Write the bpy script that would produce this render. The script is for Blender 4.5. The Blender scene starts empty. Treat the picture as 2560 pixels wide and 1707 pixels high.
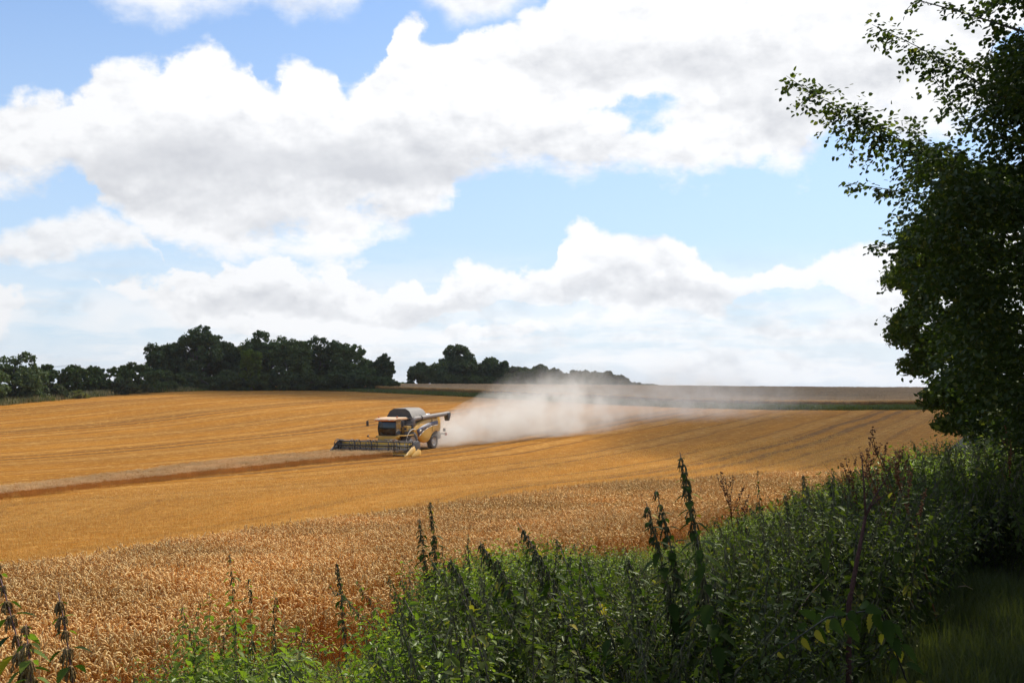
import bpy, math, random
import numpy as np
from mathutils import Vector, Matrix

random.seed(7)
RNG = np.random.default_rng(11)
S = bpy.context.scene
COL = S.collection
R = math.radians

# ---------------------------------------------------------------- camera
F = 2755.0                       # focal length in pixels of the 2560 px wide photograph
PITCH = math.atan(96.5 / F)
cam_d = bpy.data.cameras.new('camera')
cam = bpy.data.objects.new('camera', cam_d)
COL.objects.link(cam)
cam.location = (0, 0, 0)
cam.rotation_euler = (R(90) + PITCH, 0, 0)
cam_d.sensor_width = 36
cam_d.lens = 36 * F / 2560
cam_d.clip_start = 0.1
cam_d.clip_end = 6000
S.camera = cam

SUN_AZ, SUN_EL = R(38), R(50)    # azimuth right of the view direction, elevation


def pdir(px, py):
    """direction in the world seen at a pixel of the photograph, with y = 1"""
    cx, cy = (px - 1280) / F, (853.5 - py) / F
    c, s = math.cos(PITCH), math.sin(PITCH)
    x, y, z = cx, c - s * cy, s + c * cy
    return x / y, 1.0, z / y


def azel(px, py):
    x, y, z = pdir(px, py)
    return math.atan2(x, y), math.atan2(z, math.hypot(x, y))


# ---------------------------------------------------------------- world
W = bpy.data.worlds.new('World')
S.world = W
W.use_nodes = True
W.cycles.sampling_method = 'MANUAL'
W.cycles.sample_map_resolution = 512


class NT:
    """small helper to write node trees as expressions"""
    def __init__(s, tree):
        s.t = tree
        tree.nodes.clear()

    def n(s, kind, **kw):
        nd = s.t.nodes.new(kind)
        for k, v in kw.items():
            setattr(nd, k, v)
        return nd

    def put(s, sock, v):
        if hasattr(v, 'is_output'):
            s.t.links.new(v, sock)
        elif v is not None:
            sock.default_value = v

    def m(s, op, a, b=None, c=None, clamp=False):
        nd = s.n('ShaderNodeMath', operation=op, use_clamp=clamp)
        for i, v in enumerate((a, b, c)):
            if v is not None:
                s.put(nd.inputs[i], v)
        return nd.outputs[0]

    def v(s, op, a, b=None, c=None, scale=None):
        nd = s.n('ShaderNodeVectorMath', operation=op)
        for i, q in enumerate((a, b, c)):
            if q is not None:
                s.put(nd.inputs[i], q)
        if scale is not None:
            s.put(nd.inputs['Scale'], scale)
        return nd.outputs['Value'] if op in ('LENGTH', 'DOT_PRODUCT', 'DISTANCE') else nd.outputs[0]

    def noise(s, vec, scale, detail=6, rough=.55, dist=0, out='Fac', lac=2.0, dims='3D', w=None):
        nd = s.n('ShaderNodeTexNoise', noise_dimensions=dims)
        if vec is not None:
            s.put(nd.inputs['Vector'], vec)
        s.put(nd.inputs['Scale'], scale)
        s.put(nd.inputs['Detail'], detail)
        s.put(nd.inputs['Roughness'], rough)
        s.put(nd.inputs['Lacunarity'], lac)
        s.put(nd.inputs['Distortion'], dist)
        if w is not None:
            s.put(nd.inputs['W'], w)
        return nd.outputs[out]

    def rng(s, v, a, b, c=0., d=1., smooth=False, clamp=True):
        nd = s.n('ShaderNodeMapRange', clamp=clamp)
        if smooth:
            nd.interpolation_type = 'SMOOTHSTEP'
        for i, q in enumerate((v, a, b, c, d)):
            s.put(nd.inputs[i], q)
        return nd.outputs[0]

    def mix(s, f, a, b, mode='MIX'):
        nd = s.n('ShaderNodeMix', data_type='RGBA', blend_type=mode)
        s.put(nd.inputs[0], f)
        for i, q in ((6, a), (7, b)):
            if isinstance(q, (tuple, list)) and len(q) == 3:
                q = (*q, 1)
            s.put(nd.inputs[i], q)
        return nd.outputs[2]

    def comb(s, x, y, z):
        nd = s.n('ShaderNodeCombineXYZ')
        for i, q in enumerate((x, y, z)):
            s.put(nd.inputs[i], q)
        return nd.outputs[0]

    def sep(s, v):
        nd = s.n('ShaderNodeSeparateXYZ')
        s.put(nd.inputs[0], v)
        return nd.outputs

    def curve(s, x, pts, lo, hi, vlo, vhi):
        """y(x) through pts, smooth, constant beyond its ends"""
        xn = s.rng(x, lo, hi)
        nd = s.n('ShaderNodeFloatCurve')
        mp = nd.mapping
        c = mp.curves[0]
        q = [((a - lo) / (hi - lo), (b - vlo) / (vhi - vlo)) for a, b in pts]
        while len(c.points) < len(q):
            c.points.new(0, 0)
        for p, (a, b) in zip(c.points, q):
            p.location = (min(1, max(0, a)), min(1, max(0, b)))
            p.handle_type = 'AUTO'
        mp.update()
        s.put(nd.inputs['Value'], xn)
        return s.m('MULTIPLY_ADD', nd.outputs[0], vhi - vlo, vlo)


w = NT(W.node_tree)
CLD = dict(white=(9.7, 9.8, 10.0), grey=(6.5, 6.7, 7.15))
geo = w.n('ShaderNodeTexCoord').outputs['Generated']
D = w.v('NORMALIZE', geo)
dx, dy, dz = w.sep(D)
az = w.m('ARCTAN2', dx, dy)
el = w.m('ARCSINE', dz)
# billowing displacement of the coordinates, so that the cloud outlines are ragged
n1 = w.noise(D, 9, 7, .56, out='Color')
n2 = w.noise(D, 42, 5, .6, out='Color')
o1 = w.sep(w.v('SUBTRACT', n1, (.5, .5, .5)))
o2 = w.sep(w.v('SUBTRACT', n2, (.5, .5, .5)))
azw = w.m('ADD', w.m('MULTIPLY_ADD', o1[0], .10, az), w.m('MULTIPLY', o2[0], .026))
elw = w.m('ADD', w.m('MULTIPLY_ADD', o1[1], .05, el), w.m('MULTIPLY', o2[1], .02))


def billow(vec, scale):
    nd = w.n('ShaderNodeTexVoronoi', feature='F1', voronoi_dimensions='3D')
    nd.normalize = True
    for k, q in (('Scale', scale), ('Detail', 1.6), ('Roughness', .5), ('Lacunarity', 2.3)):
        nd.inputs[k].default_value = q
    w.put(nd.inputs['Vector'], vec)
    return w.m('SUBTRACT', .5, nd.outputs['Distance'])


DB = w.v('MULTIPLY', w.v('ADD', D, w.v('SCALE', n2, scale=.022)), (1, 1, 1.25))
vb = billow(DB, 15)
elw = w.m('MULTIPLY_ADD', vb, -.052, elw)
elw = w.m('ADD', elw, .009)
# broad fields
fb = w.noise(w.v('MULTIPLY', D, (1, 1, 1.7)), 6.5, 9, .58)
fb2 = w.noise(w.v('MULTIPLY_ADD', D, (1, 1, 2.2), (3, 1, 7)), 13, 7, .62)


def band(top, bot, soft_t, soft_b):
    """one bank of cloud between two outlines given in pixels of the photograph"""
    lo, hi = -.62, .62
    tp = [azel(*p) for p in top]
    bp = [azel(*p) for p in bot]
    t = w.curve(azw, tp, lo, hi, -.2, .6)
    b = w.curve(azw, bp, lo, hi, -.2, .6)
    dt = w.m('DIVIDE', w.m('SUBTRACT', t, elw), soft_t)
    db = w.m('DIVIDE', w.m('SUBTRACT', elw, b), soft_b)
    return w.m('MINIMUM', dt, db), dt, db


T1 = [(-400, 300), (-100, 262), (0, 245), (110, 216), (180, 225), (240, 195), (290, 145), (360, 112), (450, 92),
      (530, 112), (590, 160), (640, 215), (690, 178), (800, 180), (830, 215), (890, 222), (930, 180), (955, 95),
      (1000, 76), (1040, 125), (1090, 130), (1150, 72), (1250, 60), (1330, 40), (1400, -10), (1500, -60), (2100, -120),
      (2600, -160)]
B1 = [(-400, 560), (-100, 520), (0, 505), (90, 500), (180, 480), (250, 560), (330, 640), (430, 655), (700, 640),
      (880, 665), (950, 610), (1050, 575), (1140, 530), (1160, 478), (1300, 462), (1500, 490), (1560, 440), (1680, 418),
      (1820, 420), (1990, 445), (2050, 400), (2200, 380), (2600, 330)]
A, At, Ab = band(T1, B1, .020, .046)
T2 = [(-400, 690), (-100, 700), (0, 712), (60, 722), (130, 765), (160, 805), (185, 760), (215, 705), (260, 742), (330, 702), (390, 712),
      (440, 672), (490, 676), (550, 640), (600, 662), (680, 636), (760, 672), (810, 708), (860, 685), (905, 722), (960, 700), (1010, 690), (1070, 706), (1150, 680), (1250, 676), (1390, 675),
      (1420, 600), (1480, 580), (1560, 600), (1680, 592), (1780, 620), (1850, 660), (1900, 650), (2060, 635), (2160, 610),
      (2500, 560)]
B2 = [(-400, 860), (0, 855), (100, 845), (150, 810), (180, 780), (300, 810), (600, 850), (900, 840), (1200, 845), (1500, 840),
      (1800, 820), (2100, 790), (2500, 780)]
Bm, Bt, Bb = band(T2, B2, .015, .034)
T3 = [(-400, -300), (2600, -300)]
B3 = [(-400, -90), (100, -60), (230, -10), (330, 35), (450, 62), (560, 30), (680, 50), (740, 75), (800, 50), (1000, 40),
      (1100, 80), (1230, 60), (1330, 5), (1500, -60), (2600, -200)]
C, Ct, Cb = band(T3, B3, .03, .022)
T4 = [(-400, 540), (-60, 548), (60, 556), (130, 545), (210, 522), (290, 545), (370, 610), (430, 690), (2600, 700)]
B4 = [(-400, 660), (0, 662), (200, 668), (380, 672), (430, 690), (2600, 700)]
E, Et, Eb = band(T4, B4, .016, .014)

# gaps of blue inside the banks and thickness of the cloud, as soft spots (px, py, rx, ry, weight)


def spots(lst):
    acc = None
    for px, py, rx, ry, wt in lst:
        a, e = azel(px, py)
        q = w.comb(w.m('MULTIPLY', w.m('SUBTRACT', azw, a), F / rx), w.m('MULTIPLY', w.m('SUBTRACT', elw, e), F / ry), 0.)
        r = w.v('DOT_PRODUCT', q, q)
        g = w.m('EXPONENT', w.m('MULTIPLY', r, -1.))
        g = w.m('MULTIPLY', g, wt)
        acc = g if acc is None else w.m('ADD', acc, g)
    return acc


gap = spots([(192, 478, 26, 30, 1.2), (115, 560, 90, 22, .8), (1560, 268, 150, 40, .62), (1480, 215, 60, 30, .4), (1620, 320, 60, 26, .3),
             (1840, 440, 60, 12, .5), (2520, 120, 70, 60, .8)])
thick = spots([(450, 400, 270, 75, .72), (820, 430, 300, 65, .55), (330, 470, 220, 55, .5), (700, 560, 260, 40, .6),
               (1060, 440, 190, 60, .6), (980, 360, 130, 60, .35), (1480, 130, 160, 60, .42), (1900, 190, 320, 90, .5), (2060, 320, 180, 50, .35),
               (700, 785, 420, 24, .5), (1500, 735, 320, 26, .42), (1130, 770, 140, 20, .4), (60, 770, 120, 25, .35), (1750, 740, 250, 25, .4), (520, 345, 60, 40, .3), (520, 748, 200, 18, .45), (1060, 758, 100, 18, .35), (1830, 700, 120, 18, .35)])

nz = w.m('MULTIPLY', w.m('SUBTRACT', fb, .5), 2.2)
nz2 = w.m('MULTIPLY', w.m('SUBTRACT', fb2, .5), 1.5)
nn = w.m('ADD', w.m('ADD', nz, nz2), w.m('MULTIPLY', w.m('SUBTRACT', vb, .18), 1.3))


def dens(mk, amp, lo, hi, cut=None):
    q = w.m('MULTIPLY_ADD', nn, amp, w.m('MINIMUM', mk, 2.4))
    if cut is not None:
        q = w.m('SUBTRACT', q, cut)
    return w.rng(q, lo, hi, smooth=True)


dA = dens(A, 1.05, -.1, .5, w.m('MULTIPLY', gap, 2.6))
gapB = spots([(1320, 775, 120, 26, .9), (1130, 800, 120, 16, .6), (1960, 750, 110, 30, .8), (150, 800, 60, 60, 1.2), (1500, 880, 250, 20, .5), (300, 860, 120, 25, .7)])
dB = w.m('MULTIPLY', dens(Bm, .85, -.2, .45, w.m('MULTIPLY', gapB, 2.)), .98)
dC = w.m('MULTIPLY', dens(C, .9, -.2, 1.1), .95)
dE = w.m('MULTIPLY', dens(E, .9, -.35, .8), .95)
cov = w.m('MAXIMUM', w.m('MAXIMUM', dA, dB), w.m('MAXIMUM', dC, dE))
# low veil towards the horizon, broken by faint blue
lowm = w.rng(el, R(7.5), R(2.5), 0., 1., smooth=True)
lown = w.rng(w.noise(w.v('MULTIPLY_ADD', D, (1, 1, 5.5), (1, 5, 2)), 7, 6, .6), .40, .56, .45, .97, smooth=True)
veil = w.m('MULTIPLY', lowm, lown)
cov = w.m('MAXIMUM', cov, w.m('MULTIPLY', veil, .92))
cov = w.m('SUBTRACT', cov, w.m('MULTIPLY', gapB, .35), clamp=True)
# away from the picture the sky goes on with the same broken cloud
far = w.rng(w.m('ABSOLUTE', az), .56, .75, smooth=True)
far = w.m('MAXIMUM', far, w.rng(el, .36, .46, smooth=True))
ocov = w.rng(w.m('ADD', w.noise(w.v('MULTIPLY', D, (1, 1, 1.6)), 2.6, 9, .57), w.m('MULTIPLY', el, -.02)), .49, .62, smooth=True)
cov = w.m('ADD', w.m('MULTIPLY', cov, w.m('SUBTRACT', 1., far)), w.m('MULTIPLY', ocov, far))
# shade of the cloud: relief towards the sun plus the thick grey bases
sd = (math.sin(SUN_AZ) * .5, -.2, .9)
fbs = w.noise(w.v('MULTIPLY', w.v('MULTIPLY_ADD', (sd), (.020, .020, .020), D), (1, 1, 1.7)), 6.5, 9, .58)
rel = w.m('MULTIPLY', w.m('SUBTRACT', fb, fbs), 3.7)
f3 = w.noise(w.v('MULTIPLY', D, (1, 1, 1.5)), 24, 7, .6)
f3s = w.noise(w.v('MULTIPLY', w.v('MULTIPLY_ADD', (sd), (.007, .007, .007), D), (1, 1, 1.5)), 24, 7, .6)
vbs = billow(w.v('MULTIPLY_ADD', sd, (.012, .012, .012), DB), 15)
rel2 = w.m('ADD', w.m('MULTIPLY', w.m('SUBTRACT', f3, f3s), 1.2), w.m('MULTIPLY', w.m('SUBTRACT', vb, vbs), 2.0))
calm = w.rng(thick, .15, .75, 1., .5)
rel = w.m('MULTIPLY', rel, calm)
rel2 = w.m('MULTIPLY', rel2, calm)
thn = w.m('MULTIPLY', thick, w.rng(fb, .3, .62, .75, 1.1))
inner = w.rng(Ab, 3.2, .4, 0., .12)
rim = w.m('MAXIMUM', w.rng(w.m('ABSOLUTE', w.m('SUBTRACT', At, .9)), 1.1, 0., 0., .22), w.rng(w.m('ABSOLUTE', w.m('SUBTRACT', Bt, .9)), 1.3, 0., 0., .34))
g = w.m('SUBTRACT', w.m('SUBTRACT', w.m('ADD', w.m('ADD', 1.07, rim), w.m('ADD', rel, rel2)), thn), inner)
ofar = w.m('MULTIPLY', w.rng(fb2, .45, .7, 0., .45), far)
g = w.m('SUBTRACT', g, ofar)
g = w.rng(g, 0., 1.)
ccol = w.mix(g, CLD['grey'], CLD['white'])
# clouds are brightest around the sun and duller opposite to it
csun = w.v('DOT_PRODUCT', D, (math.sin(SUN_AZ) * math.cos(SUN_EL), math.cos(SUN_AZ) * math.cos(SUN_EL), math.sin(SUN_EL)))
lit = w.rng(csun, -.6, .55, .45, 1.0)
ccol = w.v('SCALE', ccol, scale=lit)
# the blue: the Nishita sky, with the pale air of a humid summer day near the horizon
sky = w.n('ShaderNodeTexSky', sky_type='NISHITA')
sky.sun_disc = False
sky.sun_elevation = SUN_EL
sky.sun_rotation = SUN_AZ
sky.air_density = 1.0
sky.dust_density = 1.2
sky.ozone_density = 2.2
blue = w.mix(1., sky.outputs[0], (1.0, 1.26, 1.56), 'MULTIPLY')
hz = w.rng(el, R(0), R(24), .80, .0)
blue = w.mix(hz, blue, (6.4, 7.8, 9.3))
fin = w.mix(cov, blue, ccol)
# below the horizon: the dull colour of fields
fin = w.mix(w.rng(el, R(-.5), R(-4), 0, 1), fin, (1.6, 1.3, .8))
bg = w.n('ShaderNodeBackground')
bg.inputs['Strength'].default_value = .105
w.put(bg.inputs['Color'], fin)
w.put(w.n('ShaderNodeOutputWorld').inputs[0], bg.outputs[0])

# ---------------------------------------------------------------- sun and exposure
sl = bpy.data.lights.new('sun', 'SUN')
sl.energy = 4.6
sl.angle = R(.53)
sl.color = (1., .955, .88)
sun = bpy.data.objects.new('sun', sl)
COL.objects.link(sun)
sun.rotation_euler = (R(90) - SUN_EL, 0, math.pi - SUN_AZ + 0)
sdir = Vector((math.sin(SUN_AZ) * math.cos(SUN_EL), math.cos(SUN_AZ) * math.cos(SUN_EL), math.sin(SUN_EL)))
sun.rotation_euler = sdir.to_track_quat('Z', 'Y').to_euler()
S.view_settings.view_transform = 'Standard'
S.view_settings.look = 'None'
S.view_settings.exposure = 0.0
S.view_settings.gamma = 1
S.view_settings.use_curve_mapping = False
S.cycles.max_bounces = 8
S.cycles.diffuse_bounces = 3
S.cycles.glossy_bounces = 3
S.cycles.transmission_bounces = 6
S.cycles.transparent_max_bounces = 12
S.cycles.volume_bounces = 2
S.cycles.volume_step_rate = 1.0
S.cycles.volume_max_steps = 96
S.cycles.use_denoising = True
S.cycles.sample_clamp_indirect = 6

# ================================================================ terrain
TD = np.array([2, 8, 20, 40, 55, 70, 95, 130, 165, 200, 250, 300, 400, 700, 1500, 4000.])
TT = np.array([-.6, -.3, 0, .3, .6])
TZ = np.array([
    [-3.2, -2.9, -2.7, -2.3, -1.8],
    [-3.5, -3.2, -3.0, -2.6, -2.1],
    [-4.4, -4.15, -3.9, -3.6, -3.3],
    [-5.6, -5.2, -4.9, -4.6, -4.4],
    [-6.5, -6.0, -5.5, -5.1, -4.9],
    [-7.3, -6.6, -6.0, -5.5, -5.2],
    [-7.1, -6.7, -6.2, -5.5, -5.2],
    [-5.9, -5.6, -5.3, -4.8, -4.6],
    [-3.9, -3.0, -4.0, -4.1, -4.1],
    [-3.2, -2.0, -2.85, -3.5, -3.6],
    [-2.6, -1.75, -2.0, -2.45, -2.5],
    [-2.4, -1.75, -1.65, -2.6, -2.8],
    [-3.5, -3.2, -3.3, -5, -6],
    [-14, -14, -14, -16, -16],
    [-34, -34, -34, -34, -34],
    [-60, -60, -60, -60, -60.]])
_ld = np.linspace(math.log(2), math.log(4000), 420)
_lt = np.linspace(-.6, .6, 61)
_tab = np.array([np.interp(_ld, np.log(TD), TZ[:, j]) for j in range(5)]).T
_tab = np.array([np.interp(_lt, TT, r) for r in _tab])
for _ in range(16):
    p_ = np.pad(_tab, 1, mode='edge')
    _tab = (p_[:-2, 1:-1] + p_[2:, 1:-1] + 2 * p_[1:-1, 1:-1]) / 4
    p_ = np.pad(_tab, 1, mode='edge')
    _tab = (p_[1:-1, :-2] + p_[1:-1, 2:] + 2 * p_[1:-1, 1:-1]) / 4


def sst(x, a, b):
    t = np.clip((x - a) / (b - a), 0, 1)
    return t * t * (3 - 2 * t)


def field_z(x, y):
    r = np.maximum(np.hypot(x, y), 1e-6)
    t = np.clip(np.tan(np.clip(np.arctan2(x, y), -.54, .54)), -.6, .6)
    d = np.clip(np.where(np.abs(np.arctan2(x, y)) < .54, y, r * math.cos(.54)), 2.01, 3990)
    i = (np.log(d) - _ld[0]) / (_ld[1] - _ld[0])
    j = (t + .6) / (_lt[1] - _lt[0])
    i0 = np.clip(np.floor(i).astype(int), 0, len(_ld) - 2)
    j0 = np.clip(np.floor(j).astype(int), 0, len(_lt) - 2)
    fi, fj = i - i0, j - j0
    return (_tab[i0, j0] * (1 - fi) * (1 - fj) + _tab[i0 + 1, j0] * fi * (1 - fj)
            + _tab[i0, j0 + 1] * (1 - fi) * fj + _tab[i0 + 1, j0 + 1] * fi * fj)


def vnoise(x, y, sc, seed=0):
    """cheap smooth value noise"""
    x, y = np.asarray(x) / sc + 1000, np.asarray(y) / sc + 1000
    xi, yi = np.floor(x).astype(np.int64), np.floor(y).astype(np.int64)
    fx, fy = x - xi, y - yi
    fx, fy = fx * fx * (3 - 2 * fx), fy * fy * (3 - 2 * fy)

    def h(a, b):
        n = (a * 73856093 ^ b * 19349663 ^ (seed * 83492791 + 12345)) & 0x7fffffff
        n = (n * 1103515245 + 12345) & 0x7fffffff
        n = (n ^ (n >> 13)) * 1274126177 & 0x7fffffff
        return (n & 0xffff) / 65535.
    return (h(xi, yi) * (1 - fx) * (1 - fy) + h(xi + 1, yi) * fx * (1 - fy) + h(xi, yi + 1) * (1 - fx) * fy + h(xi + 1, yi + 1) * fx * fy)


HX, HY = .4395, .8982            # direction in which the path, the verge and the wheat run


def ps(x, y):
    return y * HX - x * HY, x * HX + y * HY      # distance left of the path, distance along it


VERGE = 8.6


def ground_z(x, y):
    x, y = np.asarray(x, float), np.asarray(y, float)
    f = field_z(x, y)
    p, s = ps(x, y)
    path = -1.65 - .045 * np.maximum(s, 0)
    path = path + (f - path) * sst(s, 45, 80)
    k = sst(p, .8, VERGE + .2)
    z = path * (1 - k) + f * k
    return z + (vnoise(x, y, 1.1, 3) - .5) * .08 * (1 - k)


def gz(x, y):
    return float(ground_z(x, y))


def hit(px, py, lift=0.):
    """point of the ground (raised by lift) seen at a pixel of the photograph"""
    x, _, z = pdir(px, py)
    d = np.exp(np.linspace(math.log(3), math.log(700), 4000))
    g = ground_z(x * d, d) + lift
    k = np.argmax(z * d < g)
    if not (z * d < g).any():
        k = np.argmin(np.abs(z * d - g))
    return np.array([x * d[k], d[k], g[k]])


# ================================================================ helpers for objects
def tag(o, label=None, cat=None, group=None, kind=None):
    for k, q in (('label', label), ('category', cat), ('group', group), ('kind', kind)):
        if q:
            o[k] = q
    return o


def empty(name, loc, rz=0., label=None, cat=None, group=None):
    o = bpy.data.objects.new(name, None)
    COL.objects.link(o)
    o.location = loc
    o.rotation_euler = (0, 0, rz)
    return tag(o, label, cat, group)


def link(name, mesh, parent=None, mat=None):
    if mat is not None and not mesh.materials:
        mesh.materials.append(mat)
    o = bpy.data.objects.new(name, mesh)
    COL.objects.link(o)
    if parent is not None:
        o.parent = parent
    return o


def np_mesh(name, V, faces, smooth=False):
    """faces: list of index arrays (n,k), with one k each"""
    me = bpy.data.meshes.new(name)
    V = np.asarray(V, np.float32)
    me.vertices.add(len(V))
    me.vertices.foreach_set('co', V.ravel())
    faces = [np.asarray(f, np.int32) for f in faces if len(f)]
    loops = np.concatenate([f.ravel() for f in faces])
    tot = np.concatenate([np.full(len(f), f.shape[1], np.int32) for f in faces])
    st = np.concatenate([[0], np.cumsum(tot)[:-1]]).astype(np.int32)
    me.loops.add(len(loops))
    me.loops.foreach_set('vertex_index', loops)
    me.polygons.add(len(tot))
    me.polygons.foreach_set('loop_start', st)
    me.polygons.foreach_set('loop_total', tot)
    if smooth:
        me.polygons.foreach_set('use_smooth', np.ones(len(tot), bool))
    me.update(calc_edges=True)
    return me


class MB:
    """collects boxes, prisms and tubes and makes ONE mesh of them"""
    def __init__(s):
        s.v, s.f, s.n = [], {}, 0

    def add(s, V, F):
        V = np.asarray(V, float).reshape(-1, 3)
        s.v.append(V)
        for f in F:
            s.f.setdefault(len(f), []).append([i + s.n for i in f])
        s.n += len(V)
        return s

    def box(s, a, b):
        (x0, y0, z0), (x1, y1, z1) = a, b
        V = [(x, y, z) for z in (z0, z1) for y in (y0, y1) for x in (x0, x1)]
        return s.add(V, [(0, 2, 3, 1), (4, 5, 7, 6), (0, 1, 5, 4), (2, 6, 7, 3), (0, 4, 6, 2), (1, 3, 7, 5)])

    def prism(s, pts, axis, a, b):
        """polygon pts in the plane across axis, from a to b"""
        n = len(pts)
        mk = {0: lambda p, t: (t, p[0], p[1]), 1: lambda p, t: (p[0], t, p[1]), 2: lambda p, t: (p[0], p[1], t)}[axis]
        V = [mk(p, a) for p in pts] + [mk(p, b) for p in pts]
        return s.add(V, [tuple(range(n))[::-1], tuple(range(n, 2 * n))] + [(i, (i + 1) % n, n + (i + 1) % n, n + i) for i in range(n)])

    def tube(s, pts, r, k=8, cap=True):
        pts = np.asarray(pts, float)
        n = len(pts)
        r = np.broadcast_to(np.asarray(r, float), (n,))
        T = np.gradient(pts, axis=0)
        T /= np.linalg.norm(T, axis=1)[:, None] + 1e-9
        up = np.array([0, 0, 1.]) if abs(T[0][2]) < .9 else np.array([1., 0, 0])
        V = []
        for i in range(n):
            a = np.cross(T[i], up)
            a /= np.linalg.norm(a) + 1e-9
            b = np.cross(a, T[i])
            up = b
            for j in range(k):
                t = 2 * math.pi * j / k
                V.append(pts[i] + r[i] * (a * math.cos(t) + b * math.sin(t)))
        F = [(i * k + j, i * k + (j + 1) % k, (i + 1) * k + (j + 1) % k, (i + 1) * k + j) for i in range(n - 1) for j in range(k)]
        if cap:
            F += [tuple(range(k))[::-1], tuple(range((n - 1) * k, n * k))]
        return s.add(V, F)

    def lathe(s, prof, c, axis=1, k=24):
        """profile (r, t) turned about an axis through c"""
        V = []
        for r, t in prof:
            for j in range(k):
                a = 2 * math.pi * j / k
                q = [0, 0, 0]
                q[axis] = t
                q[(axis + 1) % 3], q[(axis + 2) % 3] = r * math.cos(a), r * math.sin(a)
                V.append((q[0] + c[0], q[1] + c[1], q[2] + c[2]))
        F = [(i * k + j, i * k + (j + 1) % k, (i + 1) * k + (j + 1) % k, (i + 1) * k + j) for i in range(len(prof) - 1) for j in range(k)]
        return s.add(V, F)

    def mesh(s, name, mat=None, smooth=False):
        me = np_mesh(name, np.concatenate(s.v), [np.array(q) for q in s.f.values()], smooth)
        if mat:
            me.materials.append(mat)
        return me

    def build(s, name, mat, parent=None, bevel=0., smooth=False):
        o = link(name, s.mesh(name, mat, smooth), parent)
        if bevel:
            b = o.modifiers.new('bevel', 'BEVEL')
            b.width = bevel
            b.segments = 2
            b.limit_method = 'ANGLE'
        return o


# ================================================================ materials
def material(name):
    m = bpy.data.materials.new(name)
    m.use_nodes = True
    return m, NT(m.node_tree)


def bsdf(t, col, rough=.6, metal=0., spec=.5, bump=None, bstr=.3, bdist=.02, emit=None):
    nd = t.n('ShaderNodeBsdfPrincipled')
    t.put(nd.inputs['Base Color'], (*col, 1) if isinstance(col, tuple) and len(col) == 3 else col)
    t.put(nd.inputs['Roughness'], rough)
    nd.inputs['Metallic'].default_value = metal
    nd.inputs['Specular IOR Level'].default_value = spec
    if bump is not None:
        b = t.n('ShaderNodeBump')
        b.inputs['Strength'].default_value = bstr
        b.inputs['Distance'].default_value = bdist
        t.put(b.inputs['Height'], bump)
        t.put(nd.inputs['Normal'], b.outputs[0])
    return nd.outputs[0]


def out(t, sh, disp=None):
    t.put(t.n('ShaderNodeOutputMaterial').inputs['Surface'], sh)


def paint(name, col, rough=.45, metal=0., dust=.35, dustcol=(.42, .31, .18), spec=.5):
    """painted or bare metal with a coat of harvest dust"""
    m, t = material(name)
    P = t.n('ShaderNodeTexCoord').outputs['Object']
    a = t.noise(P, 2.3, 6, .65)
    f = t.rng(a, .35, .75, dust * .4, dust)
    nz = t.sep(t.n('ShaderNodeNewGeometry').outputs['Normal'])[2]
    f = t.m('ADD', f, t.rng(nz, .3, 1., 0, dust * .6), clamp=True)
    c = t.mix(f, col, dustcol)
    out(t, bsdf(t, c, t.rng(f, 0, 1, rough, .85), metal, spec))
    return m


def leafy(name, c1, c2, c3=None, trans=.35, gloss=.10, rough=.45, vary='island', sc=1.3):
    """foliage: colour differs from leaf to leaf and from clump to clump, light shines through"""
    m, t = material(name)
    g = t.n('ShaderNodeNewGeometry')
    oi = t.n('ShaderNodeObjectInfo')
    rnd = g.outputs['Random Per Island'] if vary == 'island' else oi.outputs['Random']
    P = g.outputs['Position']
    big = t.rng(t.noise(P, sc, 3, .5), .36, .64, smooth=True)
    c = t.mix(t.m('MULTIPLY_ADD', rnd, .55, t.m('MULTIPLY', big, .45)), c1, c2)
    if c3:
        c = t.mix(t.rng(t.m('FRACT', t.m('MULTIPLY', rnd, 7.31)), .93, .96), c, c3)
    d = t.n('ShaderNodeBsdfDiffuse')
    t.put(d.inputs[0], c)
    tr = t.n('ShaderNodeBsdfTranslucent')
    t.put(tr.inputs[0], t.mix(1., c, (1.5, 1.7, .6), 'MULTIPLY'))
    mx = t.n('ShaderNodeMixShader')
    mx.inputs[0].default_value = trans
    t.put(mx.inputs[1], d.outputs[0])
    t.put(mx.inputs[2], tr.outputs[0])
    gl = t.n('ShaderNodeBsdfGlossy')
    gl.inputs['Roughness'].default_value = rough
    t.put(gl.inputs[0], (.75, .8, .6, 1))
    m2 = t.n('ShaderNodeMixShader')
    fr = t.n('ShaderNodeFresnel')
    fr.inputs[0].default_value = 1.35
    t.put(m2.inputs[0], t.m('MINIMUM', t.m('MULTIPLY', fr.outputs[0], gloss * 5), gloss * .8))
    t.put(m2.inputs[1], mx.outputs[0])
    t.put(m2.inputs[2], gl.outputs[0])
    out(t, m2.outputs[0])
    return m


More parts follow.
